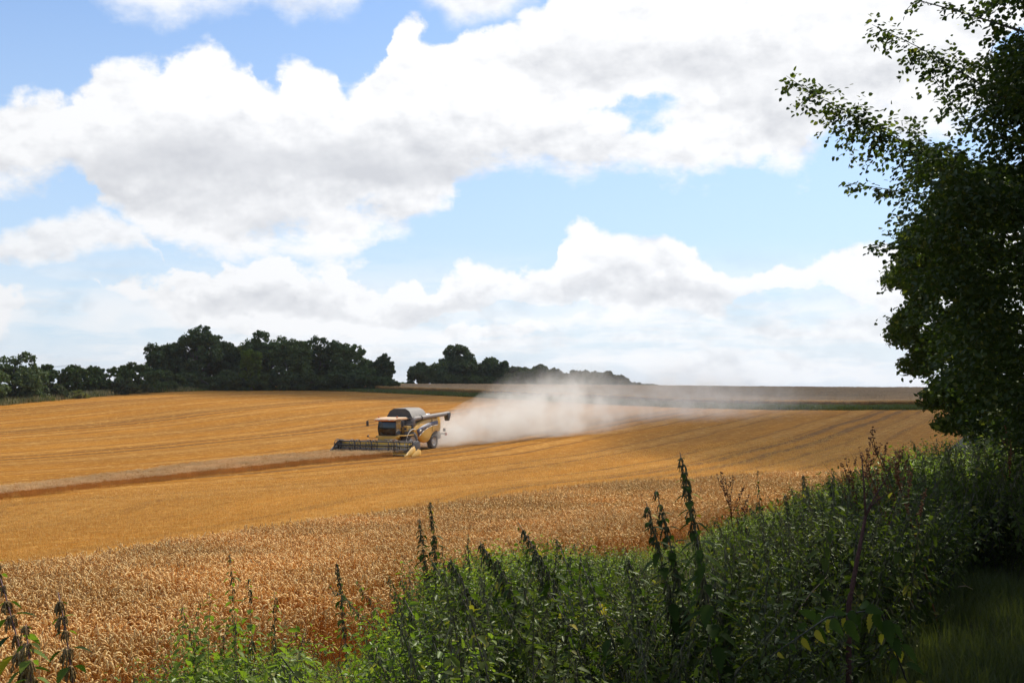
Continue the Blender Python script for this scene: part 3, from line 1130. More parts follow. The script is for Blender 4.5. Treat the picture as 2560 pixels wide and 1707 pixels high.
GB, GL_, GR = 'bushes of the left hedge', 'trees of the left copse', 'trees on the crest behind the dust'
FT = [
    # left edge
    (35, 0, 150, 880, 172, 'oak', 'dark round oak standing at the left end of the hedge', 'oak_tree', .04, 1, None),
    (-18, 0, 80, 905, 166, 'ash', 'lighter green tree cut by the left edge in front of the dark oak', 'ash_tree', .02, 2, None),
    (150, 0, 150, 908, 190, 'bush', 'green hedge bush just right of the leftmost dark oak', 'hedge_bush', .0, 3, GB),
    (215, 0, 140, 910, 196, 'bush', 'ragged hedge bush below the utility pole', 'hedge_bush', .0, 4, GB),
    (285, 0, 140, 903, 200, 'bush', 'tall pointed hedge bush between the utility pole and the copse', 'hedge_bush', .0, 5, GB),
    (345, 0, 130, 908, 200, 'bush', 'bright topped hedge bush touching the foot of the big oak', 'hedge_bush', .0, 6, GB),
    (122, 0, 95, 948, 176, 'grey', 'low rounded grey green bush in front of the left hedge', 'willow_bush', .0, 7, GB),
    (320, 0, 120, 945, 192, 'grey', 'long low dull green bush before the left edge of the copse', 'willow_bush', .0, 8, GB),
    (60, 0, 60, 965, 172, 'bush', 'small dark bush at the foot of the leftmost oak', 'hedge_bush', .0, 9, GB),
    (190, 0, 60, 975, 178, 'yel', 'knee high pale scrub between the two low grey green bushes', 'scrub_bush', .0, 10, GB),
    (398, 0, 90, 950, 205, 'oak', 'dark low shrub under the left side of the big oak', 'hazel_bush', .0, 11, None),
    # the copse
    (412, 0, 100, 858, 222, 'oak', 'lower left shoulder tree of the copse, dark and spreading', 'oak_tree', .06, 12, GL_),
    (492, 0, 205, 817, 228, 'oak', 'tallest broad domed oak of the copse with sky gaps', 'oak_tree', .16, 13, GL_),
    (585, 0, 110, 856, 230, 'oak', 'narrow dark oak filling the dip of the copse skyline', 'oak_tree', .1, 14, GL_),
    (628, 0, 50, 872, 216, 'pale', 'slim yellow green tree glowing at the front of the copse', 'birch_tree', .3, 15, GL_),
    (668, 0, 140, 826, 232, 'ash', 'tall twin headed tree right of the dip in the copse', 'ash_tree', .06, 16, GL_),
    (735, 0, 110, 846, 226, 'ash', 'middle rounded tree of the copse with dusty leaves', 'ash_tree', .04, 17, GL_),
    (800, 0, 130, 841, 236, 'oak', 'dark round headed tree right of the middle of the copse', 'oak_tree', .04, 18, GL_),
    (865, 0, 130, 853, 234, 'ash', 'sloping shouldered green tree near the right end of the copse', 'ash_tree', .04, 19, GL_),
    (950, 0, 72, 885, 244, 'oak', 'small round tree that ends the copse on the right', 'oak_tree', .16, 20, GL_),
    # the second group on the crest
    (1050, 0, 74, 904, 300, 'oak', 'small domed oak standing first in the row on the crest', 'oak_tree', .05, 30, GR),
    (1140, 0, 118, 861, 305, 'oak', 'tallest oak of the crest row with a heavy rounded head', 'oak_tree', .1, 31, GR),
    (1108, 0, 60, 925, 298, 'oak', 'low dark oak under the left side of the tallest crest oak', 'oak_tree', .05, 32, GR),
    (1212, 0, 110, 893, 308, 'oak', 'wide oak right of the tallest crest oak', 'oak_tree', .08, 33, GR),
    (1275, 0, 90, 903, 304, 'oak', 'sloping dark oak in the middle of the crest row', 'oak_tree', .05, 34, GR),
    (1320, 0, 64, 917, 300, 'ash', 'lighter green tree in the notch of the crest row', 'ash_tree', .03, 35, GR),
    (1375, 0, 86, 911, 306, 'oak', 'round tree right of the lighter notch tree, veiled by dust', 'oak_tree', .03, 36, GR),
    (1432, 0, 60, 926, 304, 'oak', 'short tree half hidden by the dust plume', 'oak_tree', .03, 37, GR),
    (1478, 0, 76, 925, 308, 'oak', 'dusty tree with a flat top on the crest', 'oak_tree', .03, 38, GR),
    (1528, 0, 76, 927, 306, 'oak', 'rounded tree that stands out near the end of the crest row', 'oak_tree', .03, 39, GR),
    (1568, 0, 60, 952, 300, 'oak', 'low tree where the crest row tapers off', 'oak_tree', .0, 40, GR),
]
for px, _, wp, tp, d, kind, lb, nm, low, sd, grp in FT:
    far_tree(px, 0, wp, tp, d, kind, lb, nm, low, sd, grp)
# undergrowth that closes the copse below the crowns
UG = [(430, 925, 214, 'dark undergrowth bush at the left foot of the copse'), (520, 928, 218, 'dark undergrowth bush below the tallest oak of the copse'),
      (610, 925, 219, 'dark undergrowth bush below the slim yellow green tree'), (700, 925, 221, 'dark undergrowth bush below the twin headed tree'),
      (790, 925, 224, 'dark undergrowth bush below the middle of the copse'), (870, 925, 226, 'dark undergrowth bush near the right foot of the copse'),
      (925, 935, 229, 'last dark undergrowth bush before the small round end tree')]
for i, (px, tp, d, lb) in enumerate(UG):
    far_tree(px, 0, 125, tp, d, 'oak', lb, 'hazel_bush', .0, 50 + i, 'undergrowth of the copse')
UG = [(1170, 940, 'dark bush below the tallest crest oak'), (1245, 942, 'dark bush at the foot of the wide crest oak'), (1310, 945, 'dark bush below the lighter notch tree'),
      (1385, 946, 'dusty bush below the round dust veiled tree'), (1455, 948, 'dusty bush below the flat topped tree'), (1515, 948, 'dusty bush near the end of the crest row')]
for i, (px, tp, lb) in enumerate(UG):
    far_tree(px, 0, 95, tp, 296, 'oak', lb, 'hazel_bush', .0, 60 + i, 'undergrowth of the crest row')
for i, (px, wp, tp, lb) in enumerate([(985, 50, 957, 'low far hedge bush in the gap between the two groups of trees'), (1012, 36, 959, 'smaller low hedge bush beside the first crest oak'),
                                      (1600, 44, 966, 'low far bush just past the crest row'), (1634, 36, 967, 'last tiny bush on the skyline right of the crest row')]):
    far_tree(px, 0, wp, tp, 310, 'oak', lb, 'hedge_bush', .0, 70 + i, 'low bushes on the skyline')

# rough grass along the foot of the left hedge
TUSS = []


def tussock(seed, n=26, h=(.4, .9), spread=.25, mat=None, wd=.012):
    r = np.random.default_rng(seed)
    V, Q_, T_ = [], [], []
    for i in range(n):
        x, y = r.normal(0, spread * .4, 2)
        a = r.uniform(0, 6.28)
        L = r.uniform(*h)
        lean = r.uniform(.1, .75)
        e = np.array([math.cos(a), math.sin(a), 0])
        s_ = np.array([-e[1], e[0], 0]) * wd * .5
        p0 = np.array([x, y, 0])
        p1 = p0 + e * L * lean * .25 + [0, 0, L * .5]
        p2 = p0 + e * L * lean * .8 + [0, 0, L * (1 - lean * .35)]
        b = len(V)
        V += [p0 - s_, p0 + s_, p1 + s_ * .8, p1 - s_ * .8, p2]
        Q_.append((b, b + 1, b + 2, b + 3))
        T_.append((b + 3, b + 2, b + 4))
    me = np_mesh('grass_tuft', V, [np.array(Q_), np.array(T_)])
    me.materials.append(mat)
    return me


M['dry'] = straw('dry_grass', (.20, .17, .07), (.34, .28, .13), .3)
M['rough'] = leafy('rough_grass_blades', (.055, .065, .022), (.11, .115, .038), None, .35, .06, .5)
TUSS = [tussock(i, 40, (.5, 1.1), 1.2, M['rough'] if i % 2 else M['dry'], .05) for i in range(6)]
pts = []
for px in np.linspace(-120, 470, 900):
    d = edge_d(np.array([pdir(px, 950)[0]]))[0] + RNG.uniform(-1.5, 9)
    pts.append((pdir(px, 950)[0] * d + RNG.normal(0, .4), d))
pts = np.array(pts)
o = scatter('rough_grass', np.c_[pts, ground_z(pts[:, 0], pts[:, 1])], rnd_rot(len(pts)), RNG.uniform(.5, 1.3, len(pts)), RNG.integers(0, 6, len(pts)), TUSS)
tag(o, 'rough grass margin between the mown field and the left hedge', 'grass')
# fringe of ears on the front edge and the crest of the ripe crop, and weeds in the green strip
pts = []
for px in np.linspace(420, 2500, 5200):
    tt_ = pdir(px, 950)[0]
    d = max(np.interp(tt_, _st_t, _st_d), edge_d(np.array([tt_]))[0] + 3) + abs(RNG.normal(0, 1.)) - .2
    pts.append((tt_ * d, d))
pts = np.array(pts)
o = scatter('crop_stalks', np.c_[pts, ground_z(pts[:, 0], pts[:, 1])], rnd_rot(len(pts), .1), RNG.uniform(.9, 1.15, len(pts)), RNG.integers(0, 6, len(pts)), WHEAT_FAR)
tag(o, 'standing stalks along the near edge of the ripe crop on the crest', 'crop')
TG = [tussock(40 + i, 40, (.25, .6), 1.2, M['rough'], .06) for i in range(4)]
pts = []
for px in np.linspace(430, 2480, 5000):
    tt_ = pdir(px, 950)[0]
    a_ = edge_d(np.array([tt_]))[0]
    b_ = max(np.interp(tt_, _st_t, _st_d), a_ + 3)
    d = RNG.uniform(a_ - .3, b_ - .2)
    pts.append((tt_ * d, d))
pts = np.array(pts)
o = scatter('margin_grass', np.c_[pts, ground_z(pts[:, 0], pts[:, 1])], rnd_rot(len(pts)), RNG.uniform(.6, 1.3, len(pts)), RNG.integers(0, 4, len(pts)), TG)
tag(o, 'green grass strip between the mown field and the ripe crop', 'grass')

# utility pole above the left hedge
M['wood'] = paint('weathered_wood', (.16, .13, .10), .85, dust=.1)
u = np.array([pdir(188, 950)[0] * 214, 214, 0])
u[2] = gz(u[0], u[1])
pt = pdir(188, 910)[2] * 214 - u[2]
e = empty('utility_pole', u, 0., 'thin wooden utility pole with crossarm just above the left hedge', 'pole')
MB().tube([(0, 0, -.5), (0, 0, pt)], [.14, .10], 8).build('pole', M['wood'], e)
MB().box((-1.1, -.05, pt - .45), (1.1, .05, pt - .33)).build('crossarm', M['wood'], e)
M['porc'] = paint('insulator', (.35, .30, .26), .3, dust=.1)
for k in (-1, 0, 1):
    MB().lathe([(0, 0), (.05, .02), (.03, .08), (.06, .12), (0, .18)], (k * .95, 0, pt - .33), 2, 8).build('insulator', M['porc'], e)
M['wire'] = paint('wire', (.03, .03, .03), .5, dust=0)
for k in (-1, 1):
    wpts = [(k * .95 - x_ * .98, x_ * .18, pt - .15 - 1.6 * math.sin(min(1, x_ / 46) * math.pi) * .8) for x_ in np.linspace(0, 46, 12)]
    MB().tube(wpts, .018, 4).build('wire', M['wire'], e)

# ================================================================ the combine harvester
# local axes: +X forward, +Y the machine's left, +Z up, metres
M['sheet'] = paint('header_yellow', (.88, .50, .04), .4, dust=.08, dustcol=(.55, .40, .21))
M['yel'] = paint('yellow_paint', (.74, .40, .045), .38, dust=.16, dustcol=(.50, .35, .17))
M['blk'] = paint('black_paint', (.018, .018, .020), .45, dust=.16)
M['tank'] = paint('tank_steel', (.09, .08, .065), .5, dust=.42, dustcol=(.42, .34, .24))
M['grey'] = paint('grey_paint', (.22, .20, .18), .5, dust=.35)
M['silver'] = paint('silver_metal', (.62, .62, .62), .25, 1., dust=.12)
M['blue'] = paint('blue_stripe', (.045, .06, .13), .4, dust=.22)
M['cream'] = paint('pale_print', (.80, .72, .55), .5, dust=.1)
M['tyre'] = paint('tyre_rubber', (.022, .021, .020), .85, dust=.5, dustcol=(.24, .20, .15))
M['rim'] = paint('wheel_rim', (.62, .58, .50), .45, dust=.35)
M['orange'] = paint('beacon_orange', (.80, .20, .02), .25, dust=.05)
M['redlamp'] = paint('red_lens', (.35, .02, .01), .25, dust=.1)
M['roofp'] = paint('cab_roof', (.80, .42, .15), .4, dust=.5, dustcol=(.75, .58, .40))
M['seat'] = paint('seat_fabric', (.03, .03, .035), .9, dust=0)
m, t = material('cab_glass')
g1 = t.n('ShaderNodeBsdfGlossy'); g1.inputs['Roughness'].default_value = .04
g2 = t.n('ShaderNodeBsdfTransparent'); g2.inputs[0].default_value = (.05, .08, .065, 1)
fr = t.n('ShaderNodeFresnel'); fr.inputs[0].default_value = 1.5
mx = t.n('ShaderNodeMixShader')
t.put(mx.inputs[0], t.m('ADD', fr.outputs[0], .03)); t.put(mx.inputs[1], g2.outputs[0]); t.put(mx.inputs[2], g1.outputs[0])
out(t, mx.outputs[0])
M['glass'] = m

cp = hit(985, 1118)
cR, cL = hit(1030, 1146), hit(833, 1128)      # the two ends of the header
across = (cR - cL)[:2]
print('header ends', cR, cL, np.linalg.norm(across))
acr = across / np.linalg.norm(across)
head = np.array([acr[1], -acr[0]])            # heading: left side is +across
HEAD_A = R(-116)
hc = hit(930, 1139)[:2]
hv = np.array([math.cos(HEAD_A), math.sin(HEAD_A)])
lv = np.array([-hv[1], hv[0]])
CC = hc - hv * 5.4
cmb = empty('combine_harvester', (CC[0], CC[1], gz(CC[0], CC[1]) - .02), HEAD_A,
            'dusty yellow combine harvester cutting wheat with a dark reel and wide header', 'combine harvester')
sl_ = (gz(*(CC + hv * 4)) - gz(*(CC - hv * 4))) / 8
cmb.scale = (.95, .95, .95)
cmb.rotation_euler = (math.atan((gz(*(CC + lv * 2)) - gz(*(CC - lv * 2))) / 4), -math.atan(sl_), HEAD_A)


def P(name, mb, mat, parent=None, bevel=0., smooth=False, label=None):
    o = mb.build(name, M[mat] if isinstance(mat, str) else mat, parent or cmb, bevel, smooth)
    if label:
        o['label'] = label
    return o


# chassis and belly
P('chassis', MB().box((-3.9, -1.0, 1.0), (1.9, 1.0, 1.35)).box((-3.6, -1.28, 1.35), (1.7, 1.28, 2.3)), 'blk')
P('engine_deck', MB().box((-3.2, -1.3, 2.3), (1.0, 1.3, 2.72)), 'blk', bevel=.05)


# curved side panels
def side_panel(sy):
    top = [(1.35, 2.05), (1.0, 2.28), (.4, 2.55), (-.4, 2.76), (-1.4, 2.90), (-2.4, 2.95), (-3.3, 2.92), (-3.55, 2.80)]
    bot = [(-3.6, 1.75), (-3.1, 1.70), (-2.65, 1.55), (-2.2, 1.25), (-1.9, .92), (-1.5, .72), (-.9, .70), (-.35, .88), (.1, 1.25), (.6, 1.62), (1.35, 1.80)]
    poly = top + bot
    n = len(poly)
    V, F_ = [], []
    # bulging skin: rim, raised inner loop, centre
    cx = np.mean([q[0] for q in poly]); cz = np.mean([q[1] for q in poly])
    for k, y in ((1, 1.30), (.985, 1.47), (.90, 1.56), (.55, 1.60)):
        for q in poly:
            V.append((cx + (q[0] - cx) * k, sy * y, cz + (q[1] - cz) * k))
    V.append((cx, sy * 1.61, cz))
    for r_ in range(3):
        for i in range(n):
            F_.append((r_ * n + i, r_ * n + (i + 1) % n, (r_ + 1) * n + (i + 1) % n, (r_ + 1) * n + i))
    for i in range(n):
        F_.append((3 * n + i, 3 * n + (i + 1) % n, 4 * n))
    return MB().add(V, F_)


for sy in (1, -1):
    pn = P('side_panel', side_panel(sy), 'yel', smooth=True)
    if sy == 1:
        # sweeping dark stripe with pale edge lines and lettering too small to read
        up = [(.62, 1.98), (.1, 2.18), (-.6, 2.38), (-1.4, 2.52), (-2.2, 2.60), (-3.3, 2.64)]
        lo = [(-3.3, 2.30), (-2.2, 2.24), (-1.4, 2.10), (-.7, 1.88), (-.1, 1.60), (.25, 1.38)]
        st = MB()
        st.prism(up + lo, 1, 1.575, 1.612)
        P('stripe', st, 'blue', pn)
        ln = MB()
        for i in range(len(lo) - 1):
            a, b = lo[i], lo[i + 1]
            ln.prism([a, b, (b[0], b[1] - .06), (a[0], a[1] - .06)], 1, 1.57, 1.618)
        P('trim_line', ln, 'cream', pn)
        lt = MB()
        lt.prism([(.22, 1.82), (.02, 2.0), (-.22, 1.98), (-.06, 1.74)], 1, 1.612, 1.618)
        x_ = -.5
        for k in range(9):
            wd_ = .10
            z_ = 2.06 + (-x_ - .5) * .155
            lt.prism([(x_, z_), (x_, z_ + .17), (x_ - .03, z_ + .175), (x_ - .03, z_)], 1, 1.612, 1.618)
            if k % 3 != 1:
                lt.prism([(x_ - .03, z_ + .13), (x_ - .03, z_ + .165), (x_ - wd_, z_ + .18), (x_ - wd_, z_ + .145)], 1, 1.612, 1.618)
            if k % 2:
                lt.prism([(x_ - .03, z_), (x_ - .03, z_ + .035), (x_ - wd_, z_ + .045), (x_ - wd_, z_ + .01)], 1, 1.612, 1.618)
            x_ -= .165
        P('lettering', lt, 'cream', pn)['kind'] = 'stuff'
        P('panel_gap', MB().box((-2.22, 1.58, 1.72), (-2.18, 1.616, 2.86)), 'blk', pn)

# tail hood
hd = MB()
prof = [(-3.5, 1.55), (-4.35, 1.55), (-4.52, 1.8), (-4.50, 2.6), (-4.35, 2.95), (-4.05, 3.10), (-3.3, 3.12), (-3.2, 2.9)]
hd.prism(prof, 1, -1.25, 1.25)
P('tail_hood', hd, 'yel', bevel=.12)
P('straw_chute', MB().prism([(-3.9, .75), (-4.7, .85), (-4.75, 1.2), (-4.45, 1.55), (-3.7, 1.55)], 1, -1.1, 1.1), 'grey', bevel=.03)
br = MB().box((-4.9, -1.45, 1.24), (-4.82, 1.5, 1.34)).box((-4.86, -.9, 1.3), (-4.45, -.82, 1.6)).box((-4.86, .82, 1.3), (-4.45, .9, 1.6))
P('lamp_bar', br, 'blk')
for sy in (1, -1):
    P('rear_lamp', MB().box((-4.96, sy * 1.38 - .12, 1.5), (-4.84, sy * 1.38 + .12, 1.8)), 'blk', bevel=.02)
    P('rear_lamp', MB().box((-4.96, sy * 1.55 - .11, 1.12), (-4.84, sy * 1.55 + .11, 1.38)), 'redlamp', bevel=.02)

# grain tank with folding covers: sloping sides
tk = MB()
tk.box((-1.6, -1.35, 2.72), (1.15, 1.35, 3.12))
P('grain_tank', tk, 'blk', bevel=.02)
x0, x1 = -1.75, 1.05


def frust(xa, xb, prof2, sl0, sl1):
    """cover with slanting gable ends: prof2 is (y, z) from left foot to right foot"""
    V = [(xb - (z - 3.12) * sl1, y, z) for y, z in prof2] + [(xa + (z - 3.12) * sl0, y, z) for y, z in prof2]
    n = len(prof2)
    return V, n


V, n = frust(x0, x1, [(1.42, 3.12), (1.06, 3.74), (.62, 3.98), (-.62, 3.98), (-1.06, 3.74), (-1.42, 3.12)], .30, .10)
P('tank_cover', MB().add(V, [(i, i + 1, n + i + 1, n + i) for i in range(n - 1)]), 'tank')
P('tank_gable', MB().add([(v[0] - .01, v[1], v[2]) for v in V[:n]], [tuple(range(n))]), 'blk')
P('tank_gable', MB().add([(v[0] + .01, v[1], v[2]) for v in V[n:]], [tuple(range(n))[::-1]]), 'tank')
P('tank_rail', MB().tube([(x1 + .03, -1.42, 3.13), (x1 + .03, 1.42, 3.13)], .03, 6).tube([(x1, 1.44, 3.12), (x0, 1.44, 3.12)], .03, 6), 'grey')

# unloading auger folded back along the left side
au = MB()
au.tube([(.95, 1.38, 2.35), (.95, 1.38, 2.9), (.80, 1.40, 3.02), (.5, 1.42, 3.04), (-5.05, 1.62, 3.20), (-5.25, 1.63, 3.20)], [.24, .24, .23, .20, .20, .20], 14)
P('unloading_auger', au, 'grey', smooth=True)
P('auger_spout', MB().prism([(-4.80, 3.30), (-5.42, 3.33), (-5.46, 3.05), (-5.16, 2.52), (-4.92, 2.52), (-4.80, 3.0)], 1, 1.42, 1.84), 'blk', bevel=.04)
P('auger_clamp', MB().lathe([(.215, -.05), (.25, -.05), (.25, .05), (.215, .05)], (-.35, 1.45, 3.06), 0, 16), 'blk')
P('auger_cradle', MB().box((-3.1, 1.38, 2.9), (-3.0, 1.62, 3.0)), 'blk')

# engine top: exhaust, air intake, rails
P('exhaust', MB().tube([(-2.0, .75, 3.16), (-3.1, .75, 3.18)], .16, 14), 'silver', smooth=True)
P('air_screen', MB().lathe([(0, -.75), (.5, -.75), (.55, -.70), (.55, -.55)], (-2.3, -.75, 2.95), 1, 20), 'grey')
P('engine_hood', MB().box((-3.25, -1.15, 2.72), (-1.8, 1.0, 3.02)), 'blk', bevel=.08)
rl = MB()
for z in (3.05, 3.3):
    rl.tube([(-1.85, -.2, z), (-3.3, -.2, z)], .02, 5)
rl.tube([(-1.85, .4, 3.0), (-1.85, .4, 3.32), (-2.6, .4, 3.34), (-2.7, .4, 3.0)], .025, 5)
P('deck_rail', rl, 'blk')

# cab
cab = empty('cab', (0, 0, 0)); cab.parent = cmb
P('cab_floor', MB().box((1.35, -.95, 1.55), (3.05, .95, 1.72)).box((1.3, -.93, 1.72), (1.42, .93, 3.0)), 'blk', cab, .02)
for sy in (-1, 1):
    fr_m = MB()
    fr_m.tube([(3.12, sy * .90, 1.70), (3.22, sy * .93, 2.3), (3.05, sy * .90, 3.0)], .045, 6)
    fr_m.tube([(2.2, sy * .97, 1.70), (2.2, sy * .97, 3.0)], .05, 6)
    fr_m.tube([(1.4, sy * .95, 1.70), (1.4, sy * .95, 3.0)], .06, 6)
    fr_m.tube([(1.4, sy * .95, 1.74), (2.2, sy * .97, 1.72), (3.12, sy * .90, 1.72)], .045, 6)
    P('cab_frame', fr_m, 'blk', cab)
ws = MB()
cols = 9
V, F_ = [], []
for zi, (z, xo) in enumerate(((1.72, 3.12), (2.3, 3.22), (2.98, 3.05))):
    for j in range(cols):
        y = -.88 + 1.76 * j / (cols - 1)
        V.append((xo + .22 * (1 - (y / .88) ** 2), y, z))
for zi in range(2):
    for j in range(cols - 1):
        F_.append((zi * cols + j, zi * cols + j + 1, (zi + 1) * cols + j + 1, (zi + 1) * cols + j))
P('windscreen', MB().add(V, F_), 'glass', cab, smooth=True)
for sy in (-1, 1):
    P('side_window', MB().add([(1.46, sy * .955, 1.78), (2.15, sy * .975, 1.78), (2.15, sy * .975, 2.96), (1.46, sy * .955, 2.96)], [(0, 1, 2, 3)]), 'glass', cab)
    P('side_window', MB().add([(2.25, sy * .975, 1.78), (3.10, sy * .91, 1.78), (3.18, sy * .94, 2.3), (3.02, sy * .91, 2.96), (2.25, sy * .975, 2.96)], [(0, 1, 2, 3, 4)]), 'glass', cab)
P('driver_seat', MB().box((1.75, -.25, 2.0), (2.2, .25, 2.12)).box((1.68, -.25, 2.1), (1.80, .25, 2.75)).box((1.85, -.1, 1.72), (2.1, .1, 2.0)), 'seat', cab, .04)
P('steering_column', MB().tube([(2.75, 0, 1.72), (2.55, 0, 2.25)], .05, 8).lathe([(.20, -.02), (.22, 0), (.20, .02)], (2.53, 0, 2.28), 2, 16), 'blk', cab)
rf = MB()
rf.prism([(1.15, 3.0), (1.12, 3.14), (1.6, 3.24), (2.9, 3.26), (3.5, 3.18), (3.66, 3.08), (3.5, 3.0)], 1, -1.08, 1.08)
roof = P('cab_roof', rf, 'roofp', cab, .06)
P('roof_visor', MB().prism([(3.30, 3.14), (3.68, 3.05), (3.60, 2.96), (3.2, 2.98)], 1, -.95, .95), 'orange', roof, .02, label='orange brown visor lip')
for sy in (-1, 1):
    P('beacon', MB().lathe([(.0, .16), (.05, .15), (.07, .08), (.08, 0)], (3.0, sy * .98, 3.25), 2, 10), 'orange', roof)
    P('work_lamp', MB().box((3.58, sy * .55 - .10, 3.04), (3.70, sy * .55 + .10, 3.14)), 'silver', roof, .02)
# mirrors on long arms
for sy in (-1, 1):
    ma = P('mirror_arm', MB().tube([(3.2, sy * .95, 3.08), (3.55, sy * 1.75, 3.10), (3.55, sy * 1.85, 2.95)], .025, 6), 'blk')
    P('mirror', MB().box((3.50, sy * 1.85 - .12, 2.50), (3.58, sy * 1.85 + .12, 2.98)), 'blk', ma, .03)
P('marker_arm', MB().tube([(3.1, -1.0, 1.45), (3.4, -1.75, 1.42), (3.4, -1.9, 1.75)], .03, 6).box((3.36, -2.0, 1.5), (3.44, -1.85, 1.62)), 'blk')
# platform, ladder, hand rails, front of the body left of the cab
P('front_bulkhead', MB().box((1.05, -1.3, 1.45), (1.3, 1.5, 2.85)), 'blk')
fb_ = P('ladder_panel', MB().box((1.3, .99, 1.75), (1.95, 1.45, 2.45)), 'yel', bevel=.02)
P('panel_slot', MB().box((1.952, 1.10, 2.12), (1.965, 1.32, 2.28)), 'blk', fb_)
P('panel_slot', MB().box((1.952, 1.10, 1.86), (1.965, 1.30, 1.93)), 'blk', fb_)
P('platform', MB().box((1.3, .98, 1.60), (3.0, 1.72, 1.66)).box((3.0, -1.25, 1.42), (3.12, 1.25, 1.62)), 'yel', bevel=.01)
hr = MB()
for x_ in (1.35, 2.1, 2.95):
    hr.tube([(x_, 1.68, 1.66), (x_, 1.68, 2.62)], .022, 5)
for z in (2.15, 2.62):
    hr.tube([(1.35, 1.68, z), (2.95, 1.68, z)], .022, 5)
P('hand_rail', hr, 'blk')
ld = MB()
for y in (1.50, 1.70):
    ld.tube([(2.7, y + .1, 1.6), (2.9, y + .25, .65)], .025, 5)
for k in range(4):
    ld.box((2.66 + k * .05, 1.58 + k * .035, 1.42 - k * .24), (2.78 + k * .05, 1.98, 1.45 - k * .24))
P('ladder', ld, 'blk')
P('cab_step_beam', MB().box((3.0, -1.0, 1.32), (3.22, 1.0, 1.56)), 'yel', bevel=.03)
# front light-coloured arc of the mudguard
arc = [(1.35 + 1.25 * math.cos(a), 1.55, .95 + 1.18 * math.sin(a)) for a in np.linspace(R(-6), R(108), 14)]
mg = MB()
V, F_ = [], []
for x_, y, z in arc:
    V += [(x_, 1.20, z), (x_, 1.66, z)]
F_ = [(2 * i, 2 * i + 1, 2 * i + 3, 2 * i + 2) for i in range(len(arc) - 1)]
g_ = P('mudguard', MB().add(V, F_), 'blk', smooth=True)
P('mudguard_edge', MB().tube([(x_, 1.68, z) for x_, y, z in arc], .035, 6), 'cream', g_)


# wheels
def wheel(x, y, rad, wid, sy):
    e = empty('wheel', (x, y, rad)); e.parent = cmb
    tb = MB().lathe([(rad * .56, -wid * .42), (rad * .80, -wid * .5), (rad * .95, -wid * .44), (rad * .97, 0), (rad * .95, wid * .44),
                     (rad * .80, wid * .5), (rad * .56, wid * .42)], (0, 0, 0), 1, 32)
    nl = 22
    for k in range(nl):
        for s2 in (-1, 1):
            a = 2 * math.pi * (k + (.5 if s2 > 0 else 0)) / nl
            ca, sa = math.cos(a), math.sin(a)
            a2 = a + .16
            ca2, sa2 = math.cos(a2), math.sin(a2)
            w_ = .045
            V = []
            for rr in (rad * .93, rad * 1.0):
                V += [(rr * math.cos(a - w_), 0, rr * math.sin(a - w_)), (rr * math.cos(a + w_), 0, rr * math.sin(a + w_)),
                      (rr * math.cos(a2 + w_), s2 * wid * .48, rr * math.sin(a2 + w_)), (rr * math.cos(a2 - w_), s2 * wid * .48, rr * math.sin(a2 - w_))]
            tb.add(V, [(0, 1, 2, 3), (4, 5, 6, 7), (0, 1, 5, 4), (1, 2, 6, 5), (2, 3, 7, 6), (3, 0, 4, 7)])
    P('tyre', tb, 'tyre', e)
    rm = MB().lathe([(rad * .57, sy * wid * .42), (rad * .53, sy * wid * .36), (rad * .50, sy * wid * .12), (rad * .22, sy * wid * .16), (rad * .2, sy * wid * .3), (0.001, sy * wid * .3)], (0, 0, 0), 1, 24)
    for k in range(8):
        a = 2 * math.pi * k / 8
        rm.tube([(rad * .33 * math.cos(a), sy * wid * .13, rad * .33 * math.sin(a)), (rad * .33 * math.cos(a), sy * wid * .20, rad * .33 * math.sin(a))], .03, 6)
    P('rim', rm, 'rim', e)


for sy in (1, -1):
    wheel(1.35, sy * 1.30, .95, .68, sy)
    wheel(-2.75, sy * 1.28, .70, .46, sy)
P('axle', MB().tube([(1.35, -1.1, .95), (1.35, 1.1, .95)], .16, 10), 'blk')
P('axle', MB().tube([(-2.75, -1.1, .70), (-2.75, 1.1, .70)], .12, 10), 'blk')

# feeder house
P('feeder_house', MB().prism([(1.9, 1.0), (1.9, 1.62), (2.6, 1.60), (4.35, 1.0), (4.35, .38)], 1, -.72, .72), 'yel', bevel=.03)

# header
hw = 4.05
hd_ = empty('header', (0, 0, 0)); hd_.parent = cmb
P('back_sheet', MB().prism([(4.35, .32), (4.35, 1.10), (4.42, 1.10), (4.42, .40), (4.62, .28), (5.6, .22), (5.6, .17), (4.55, .20)], 1, -hw, hw), 'sheet', hd_)
P('top_beam', MB().box((4.22, -hw * .98, 1.12), (4.44, hw * .98, 1.25)), 'grey', hd_, .02)
P('rib_frame', MB().box((4.28, -hw, .30), (4.346, hw, .44)), 'blk', hd_)
for k in range(-4, 5):
    if abs(k) > 0:
        P('back_rib', MB().box((4.24, k * hw / 4.6 - .04, .45), (4.346, k * hw / 4.6 + .04, 1.098)), 'blk', hd_)
        P('sheet_rib', MB().box((4.421, k * hw / 4.6 - .03, .42), (4.46, k * hw / 4.6 + .03, 1.09)), 'cream' if k > 1 else 'yel', hd_)
ag = MB()
ag.tube([(4.85, -hw + .1, .52), (4.85, hw - .1, .52)], .17, 14)
for s2 in (-1, 1):
    pts_ = [(4.85 + .29 * math.cos(a * s2), s2 * (hw - .15 - a * .068), .52 + .29 * math.sin(a)) for a in np.linspace(0, 2 * math.pi * 8, 160)]
    ag.tube(pts_, .022, 4)
P('table_auger', ag, 'grey', hd_)
kn = MB().box((5.6, -hw, .16), (5.66, hw, .19))
for k in range(int(hw * 2 / .15)):
    y = -hw + .075 + k * .15
    kn.add([(5.66, y - .02, .165), (5.66, y + .02, .165), (5.80, y, .17), (5.66, y, .19)], [(0, 1, 3), (1, 2, 3), (2, 0, 3)])
P('cutter_bar', kn, 'blk', hd_)
